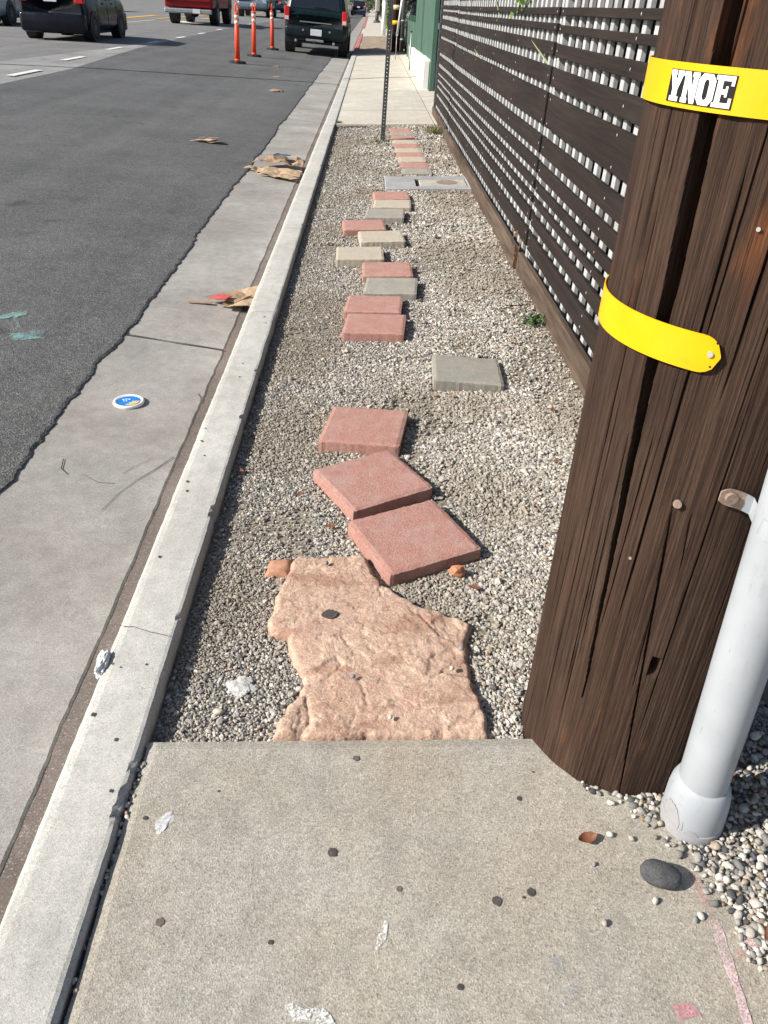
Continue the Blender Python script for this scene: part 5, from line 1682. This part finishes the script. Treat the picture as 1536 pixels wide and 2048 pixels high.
hedge('hedge', 1.6, 4.5, 62, 82, 0, 3.0, m_hedge, 'dark hedge farther along the pavement beyond the lime shrub', 4000, .2, 8)
hedge('hedge', 1.3, 6, 108, 180, 0, 4, m_hedge, 'long dark hedge at the far end of the pavement', 4000, .5, 9)

# ================================================================== VEHICLES
def quad_panel(name, pts, mat, parent, off=.004, th=None):
    P = [Vector(p) for p in pts]
    nrm = (P[1] - P[0]).cross(P[-1] - P[0]).normalized()
    v = [p + nrm * off for p in P] + [p - nrm * .02 for p in P]
    n = len(P)
    f = [tuple(range(n))] + [(k, k + n, (k + 1) % n + n, (k + 1) % n) for k in range(n)]
    return pd(name, v, f, mat, parent)
WHEEL_CACHE = {}
def wheel(parent, x, y, r, w, side, spokes=5, rim=m_rim):
    e = empty('wheel', (x, y, r)); e.parent = parent
    key = (round(r, 3), round(w, 3), side, spokes, rim.name)
    if key not in WHEEL_CACHE:
        prof = [(r * .62, -w / 2 + .01), (r * .72, -w / 2), (r * .93, -w / 2 + .012), (r, -w / 2 + .05), (r, w / 2 - .05), (r * .93, w / 2 - .012), (r * .72, w / 2), (r * .62, w / 2 - .01)]
        v, f = [], []
        N_ = 28
        for k in range(N_):
            a = 2 * math.pi * k / N_
            for (q, xx) in prof: v.append((xx, q * math.cos(a), q * math.sin(a)))
        m_ = len(prof)
        for k in range(N_):
            for q in range(m_ - 1):
                f.append((k * m_ + q, k * m_ + q + 1, ((k + 1) % N_) * m_ + q + 1, ((k + 1) % N_) * m_ + q))
        ty = pd('tyre', v, f, m_tyre, e, None, None, True)
        bm = bmesh.new()
        xo = side * (w / 2 - .03)
        bm_cyl(bm, (xo - side * .06, 0, 0), (xo - side * .05, 0, 0), r * .63, r * .63, 24)
        bm_cyl(bm, (xo - side * .02, 0, 0), (xo + side * .012, 0, 0), r * .16, r * .13, 14)
        for k in range(spokes):
            a = 2 * math.pi * k / spokes
            d = Vector((0, math.cos(a), math.sin(a)))
            bm_cyl(bm, Vector((xo, 0, 0)) + d * r * .1, Vector((xo - side * .005, 0, 0)) + d * r * .60, r * .085, r * .06, 6)
        for k in range(24):
            a, b_ = 2 * math.pi * k / 24, 2 * math.pi * (k + 1) / 24
            p = [Vector((xo + side * .012, q * math.cos(t), q * math.sin(t))) for q, t in ((r * .58, a), (r * .64, a), (r * .64, b_), (r * .58, b_))]
            bm.faces.new([bm.verts.new(c) for c in p])
        rm = bmo('rim', bm, rim, e)
        WHEEL_CACHE[key] = (ty.data, rm.data)
    else:
        a, b_ = WHEEL_CACHE[key]
        link_mesh('tyre', a, None, e); link_mesh('rim', b_, None, e)
    return e
def car(label, cat, loc, yaw, scale, pm, st, tilt=0.0, name='car', detail=True, group=None):
    """st: dict with L, W, belt, roof, wheelbase, rear axle, wheel radius, cabin stations"""
    c = empty(name, loc); tag(c, label, cat, group)
    c.scale = (scale,) * 3
    c.rotation_euler = (0, tilt, yaw)
    L, W = st['L'], st['W']; hw = W / 2
    zl, zb = st['low'], st['belt']
    hood = st.get('hood', zb - .08)
    sta = [(0.0, zl + .12, zb - .10, hw * .86), (.06, zl + .04, zb - .03, hw * .94), (.25, zl, zb, hw * .985), (L * .35, zl, zb, hw), (L * .62, zl, zb - .02, hw), (L * .72, zl, hood + .04, hw), (L - .5, zl, hood - .03, hw * .97), (L - .12, zl + .02, hood - .16, hw * .90), (L, zl + .12, hood - .30, hw * .78)]
    v, f = [], []
    for (y, a, b_, w) in sta:
        m1 = a + (b_ - a) * .45
        half = [(w * .80, a), (w * .95, a + .05), (w * .99, a + .16), (w, m1), (w * .985, b_ - .10), (w * .95, b_ - .02), (w * .86, b_ + .015), (w * .4, b_ + .035)]
        ring = half + [(-x, z) for x, z in half[::-1]]
        v += [(x, y, z) for x, z in ring]
    n = 16
    for i in range(len(sta) - 1):
        for k in range(n):
            f.append((i * n + k, i * n + (k + 1) % n, (i + 1) * n + (k + 1) % n, (i + 1) * n + k))
    f.append(tuple(range(n))); f.append(tuple(range((len(sta) - 1) * n, len(sta) * n))[::-1])
    pd('body', v, f, pm, c, None, None, True)
    # cabin
    rb, rt_, ft, fb = st['cab']            # y of: rear base, rear roof, front roof, front base
    wb, wt, zr = hw * .93, hw * .74, st['roof']
    zc = zb - .03
    cb = []
    NS = 6
    rows = []
    for (t, rw) in ((0, 0), (.5, .02), (.9, .015), (1.0, -.02)):
        z = zc + (zr - zc) * t; w = wb + (wt - wb) * t + rw
        yr = rb + (rt_ - rb) * t; yf = fb + (ft - fb) * t
        if t == 1.0: yr += .05; yf -= .05
        rows.append([(-w, yr + .06, z), (-w * .9, yr, z), (w * .9, yr, z), (w, yr + .06, z), (w, yf - .10, z), (w * .88, yf, z), (-w * .88, yf, z), (-w, yf - .10, z)])
    v = [p for r_ in rows for p in r_]; f = []
    for i in range(3):
        for k in range(8): f.append((i * 8 + k, i * 8 + (k + 1) % 8, (i + 1) * 8 + (k + 1) % 8, (i + 1) * 8 + k))
    f.append((24, 25, 26, 27, 28, 29, 30, 31))
    pd('cabin', v, f, pm, c)
    def cabpt(side, yfrac, t):
        z = zc + (zr - zc) * t; w = wb + (wt - wb) * t + (.02 if .2 < t < .9 else .01)
        yr = rb + (rt_ - rb) * t + .14; yf = fb + (ft - fb) * t - .16
        return (side * (w + .004), yr + (yf - yr) * yfrac, z)
    for side in (-1, 1):
        for (a, b_) in ((.02, .30), (.33, .62), (.65, .97)) if st.get('wins', 3) == 3 else ((.03, .47), (.51, .97)):
            q = [cabpt(side, a, .14), cabpt(side, b_, .14), cabpt(side, b_, .86), cabpt(side, a, .86)]
            if side < 0: q = q[::-1]
            quad_panel('side_window', q, m_glass, c, .006)
    def endpt(rear, u, t):
        z = zc + (zr - zc) * t; w = (wb + (wt - wb) * t) * .84
        y = (rb + (rt_ - rb) * t - .008) if rear else (fb + (ft - fb) * t + .008)
        return (u * w, y, z)
    quad_panel('rear_window', [endpt(1, -1, .16), endpt(1, 1, .16), endpt(1, .96, .88), endpt(1, -.96, .88)], m_glass, c, .006)
    quad_panel('windscreen', [endpt(0, 1, .10), endpt(0, -1, .10), endpt(0, -.96, .90), endpt(0, .96, .90)], m_glass, c, .006)
    # wheels and arches
    R, tw = st['r'], st.get('tw', .20)
    ya, wbase = st['axle'], st['wb']
    for yy in (ya, ya + wbase):
        for side in (-1, 1):
            bm = bmesh.new()
            bm_cyl(bm, (side * (hw - .25), yy, R + .02), (side * (hw + .006), yy, R + .02), R * 1.17, R * 1.17, 28)
            bmo('wheel_arch', bm, m_bumper, c)
            wheel(c, side * (hw - tw * .42), yy, R, tw, side, st.get('spokes', 5), st.get('rim', m_rim))
    box('underbody', (0, L / 2, zl + .02), (W * .8, L * .9, .16), m_bumper, c, .03)
    # rear details
    bz0, bz1 = st['bump']
    box('bumper', (0, .02, (bz0 + bz1) / 2), (W * .96, .22, bz1 - bz0), st.get('bmat', pm), c, .09, 4, smooth=True)
    box('front_bumper', (0, L - .03, (bz0 + bz1) / 2), (W * .90, .24, bz1 - bz0), st.get('bmat', pm), c, .05, 3)
    lx, lz0, lz1, lw = st['lamp']
    for side in (-1, 1):
        o = box('tail_lamp', (side * lx, .055, (lz0 + lz1) / 2), (lw, .14, lz1 - lz0), m_tail, c, .025, 2)
        box('lamp_lens', (0, -.074, -(lz1 - lz0) * .28 if st.get('revlow', True) else (lz1 - lz0) * .3), (lw * .7, .02, (lz1 - lz0) * .25), m_clear, o, .004, loc=None).location = (side * lx, .055, (lz0 + lz1) / 2)
        box('headlamp', (side * hw * .66, L - .10, hood - .22), (hw * .4, .14, .14), m_clear, c, .03, 2)
        box('wing_mirror', (side * (hw + .08), fb - .35, zb + .08), (.16, .09, .13), pm, c, .03, 2)
        for yy in ((rb + fb) * .5 - .1, (rb + fb) * .5 + .75):
            box('door_handle', (side * (hw + .004), yy, zb - .16), (.03, .16, .03), st.get('hmat', pm), c, .008)
        for yy in (ya + R * 1.3, ya + wbase * .5, ya + wbase - R * 1.25):
            box('door_gap', (side * (hw + .0005), yy, (zl + zb) / 2 + .05), (.006, .008, (zb - zl) * .72), m_black, c)
    px, pz = st['plate']
    o = box('number_plate', (px, -.095 if st.get('platebump') else st.get('py', -.02), pz), (.32, .012, .16), m_plate, c, .004)
    for zz in (.02, ):
        pass
    if st.get('exhaust'):
        cyl('exhaust', (st['exhaust'], -.06, zl + .02), (st['exhaust'], .2, zl + .02), .03, m_chrome, c, None, 12)
    if st.get('trim'):
        box('rear_trim', (0, -.022 + .0, st['trim']), (W * .5, .02, .035), m_chrome, c, .006)
    box('rear_wiper', (0.12, rb + (rt_ - rb) * .2 - .035, zc + (zr - zc) * .24), (.42, .02, .02), m_bumper, c, .004)
    return c
HATCH = dict(L=4.0, W=1.70, low=.20, belt=.98, hood=.94, roof=1.52, cab=(.10, .40, 2.1, 3.15), axle=.62, wb=2.5, r=.30, tw=.19, bump=(.16, .60), lamp=(.70, .80, 1.08, .24), plate=(0, .90), exhaust=.42, wins=3, revlow=False)
SUV = dict(L=4.8, W=1.84, low=.36, belt=1.08, hood=1.06, roof=1.78, cab=(.06, .28, 2.9, 3.6), axle=.98, wb=2.85, r=.37, tw=.24, bump=(.42, .74), lamp=(.83, .82, 1.18, .15), plate=(.03, .60), platebump=True, wins=3, trim=.84, hmat=m_bumper)
SEDAN = dict(L=4.6, W=1.80, low=.25, belt=.96, hood=.92, roof=1.46, cab=(.55, 1.15, 2.5, 3.4), axle=.98, wb=2.7, r=.32, tw=.20, bump=(.34, .66), lamp=(.72, .74, .94, .30), plate=(0, .80), wins=2)
tl = .04
paint_navy = paint('navy_paint', (.004, .006, .012), .0, .25, .22, .1)
paint_green = paint('dark_green_paint', (.006, .016, .018), .0, .25, .3, .15)
paint_red = paint('red_paint', (.24, .005, .010), .0, .3, .3, .1)
paint_silver = paint('silver_blue_paint', (.30, .34, .40), .4, .3)
paint_grey = paint('grey_blue_paint', (.16, .21, .26), .4, .3)
paint_blue = paint('deep_blue_paint', (.012, .022, .045), .3, .25)
paint_black = paint('black_paint', (.008, .008, .009), .2, .25)
car('dark navy hatchback driving away in the next lane', 'car', (-8.78, 25.35, .095), 0.0, 1.10, paint_navy, HATCH, .0, 'hatchback')
s_ = dict(SUV); s_['bmat'] = paint('suv_bumper_paint', (.006, .012, .014), .0, .35, .25, .0)
suv = car('dark green sport utility vehicle parked at the kerb behind the orange posts', 'car', (-1.79, 28.75, rz(-1.79) - .02), 0.0, 1.09, paint_green, s_, tl, 'parked_car')
box('hitch', (0, -.05, .40), (.5, .14, .06), m_galv, suv, .01); box('hitch_ball_mount', (0, -.11, .36), (.08, .2, .06), m_bumper, suv, .01)
for sx in (-.55, .55): box('tow_hook', (sx, -.04, .36), (.06, .16, .07), m_galv, suv, .01)
for sx in (-.35, .42): cyl('parking_sensor', (sx, -.085, .64), (sx, -.10, .64), .03, m_galv, suv, None, 10)
car('silver blue saloon cut off by the left picture edge', 'car', (-14.3, 33.0, .05), 0.0, 1.12, paint_silver, SEDAN, 0, 'saloon_car')
car('grey blue sport utility vehicle facing away behind the orange posts', 'car', (-9.35, 72.5, .09), 0.0, 1.36, paint_grey, SUV, 0, 'sport_utility_car', True)
car('small dark blue car parked far down the right kerb', 'car', (-1.95, 132, rz(-1.9)), 0.0, 1.22, paint_blue, HATCH, tl, 'distant_car')
car('dark green car far ahead, half hidden by the parked green one', 'car', (-5.6, 112, .05), 0.0, 1.25, paint_black, SUV, 0, 'distant_car')
car('deep blue car far ahead between the grey one and the parked green one', 'car', (-11.2, 104, .09), 0.0, 1.2, paint_blue, SEDAN, 0, 'distant_car')
car('black car parked on the far side of the street, nearer one', 'car', (-22.5, 66, -.15), 0.0, 1.15, paint_black, SEDAN, 0, 'distant_car')
car('black car parked on the far side of the street, farther one', 'car', (-22.6, 73, -.15), 0.0, 1.15, paint_black, SUV, 0, 'distant_car')
car('dark car parked in the yard beyond the green fence, only its tail showing', 'car', (2.15, 30.2, .05), 0.0, 1.05, paint_black, SEDAN, 0, 'yard_car')

# ---- red pickup
pk = empty('pickup_truck', (-8.95, 45.0, .095)); tag(pk, 'red pickup truck driving away beyond the navy hatchback', 'pickup truck')
pk.scale = (1.2,) * 3
def pk_body():
    L, W = 5.4, 1.95; hw = W / 2
    bm = bmesh.new()
    for c_, s__ in (((0, 2.75, .80), (W, 5.2, .44)),):
        bm_box(bm, c_, s__, None, .07, 3)
    bmo('body', bm, paint_red, pk)
    for sx in (-1, 1):
        box('bed_side', (sx * (hw - .06), 1.15, 1.16), (.12, 2.1, .34), paint_red, pk, .03, 2)
    box('bed_floor', (0, 1.15, 1.03), (W - .2, 2.0, .05), m_bumper, pk)
    box('tailgate', (0, .14, 1.05), (W - .06, .10, .50), paint_red, pk, .03, 2)
    box('tailgate_handle', (0, .08, 1.18), (.26, .03, .08), m_bumper, pk, .01)
    box('cab', (0, 3.15, 1.40), (W * .92, 1.9, .80), paint_red, pk, .12, 3)
    quad_panel('rear_window', [(-.70, 2.19, 1.42), (.70, 2.19, 1.42), (.66, 2.19, 1.72), (-.66, 2.19, 1.72)], m_glass, pk, .01)
    quad_panel('windscreen', [(.75, 4.11, 1.38), (-.75, 4.11, 1.38), (-.70, 4.11, 1.74), (.70, 4.11, 1.74)], m_glass, pk, .01)
    for sx in (-1, 1):
        for (y0, y1) in ((2.35, 3.1), (3.18, 3.95)):
            q = [(sx * W * .462, y0, 1.40), (sx * W * .462, y1, 1.40), (sx * W * .462, y1, 1.72), (sx * W * .462, y0, 1.72)]
            quad_panel('side_window', q if sx > 0 else q[::-1], m_glass, pk, .006)
        box('tail_lamp', (sx * (hw - .08), .10, 1.06), (.14, .12, .34), m_tail, pk, .02, 2)
        box('headlamp', (sx * .72, 5.32, .95), (.36, .1, .2), m_clear, pk, .03, 2)
        box('wing_mirror', (sx * (hw + .14), 4.0, 1.42), (.2, .1, .22), m_bumper, pk, .03, 2)
    box('bumper', (0, .0, .47), (W * .98, .20, .17), m_galv, pk, .04, 2)
    box('hitch', (0, -.02, .36), (.3, .2, .08), m_bumper, pk, .01)
    box('number_plate', (.35, -.108, .48), (.30, .01, .15), m_plate, pk, .003)
    box('front_bumper', (0, 5.38, .66), (W * .98, .20, .22), m_galv, pk, .04, 2)
    box('underbody', (0, 2.7, .52), (1.1, 4.9, .14), m_bumper, pk, .02)
    cyl('rear_differential', (0, 1.2, .40), (0, 1.45, .40), .16, m_bumper, pk, None, 12)
    for yy in (1.3, 4.55):
        for sx in (-1, 1):
            bm = bmesh.new()
            bm_cyl(bm, (sx * (hw - .3), yy, .46), (sx * (hw + .006), yy, .46), .47, .47, 28)
            bmo('wheel_arch', bm, m_bumper, pk)
            wheel(pk, sx * (hw - .11), yy, .40, .28, sx, 6)
pk_body()

# ---- overhead cable whose shadow crosses the street
def cable(p, q, r_, lab):
    p, q = Vector(p), Vector(q)
    pts = [p.lerp(q, k / 12) - Vector((0, 0, 1.2 * (1 - (2 * k / 12 - 1) ** 2))) for k in range(13)]
    e = empty('overhead_cable', tuple(p)); tag(e, lab, 'cable')
    tube('strand', [t - p for t in pts], r_, m_cable, e, 8)
H_ = 4.6
off = H_ / math.tan(rad(SUN_EL)) / math.hypot(1, .27)
a = Vector((-6.94 - off, 16.81 - .27 * off, H_)); b = Vector((-1.29 - off, 19.2 - .27 * off, H_))
d = (b - a)
cable(a - d * 3.2 + Vector((0, 0, .95)), b + d * 1.75 + Vector((0, 0, .95)), .075, 'thick overhead cable strung across the street, throwing a line of shadow on the asphalt')
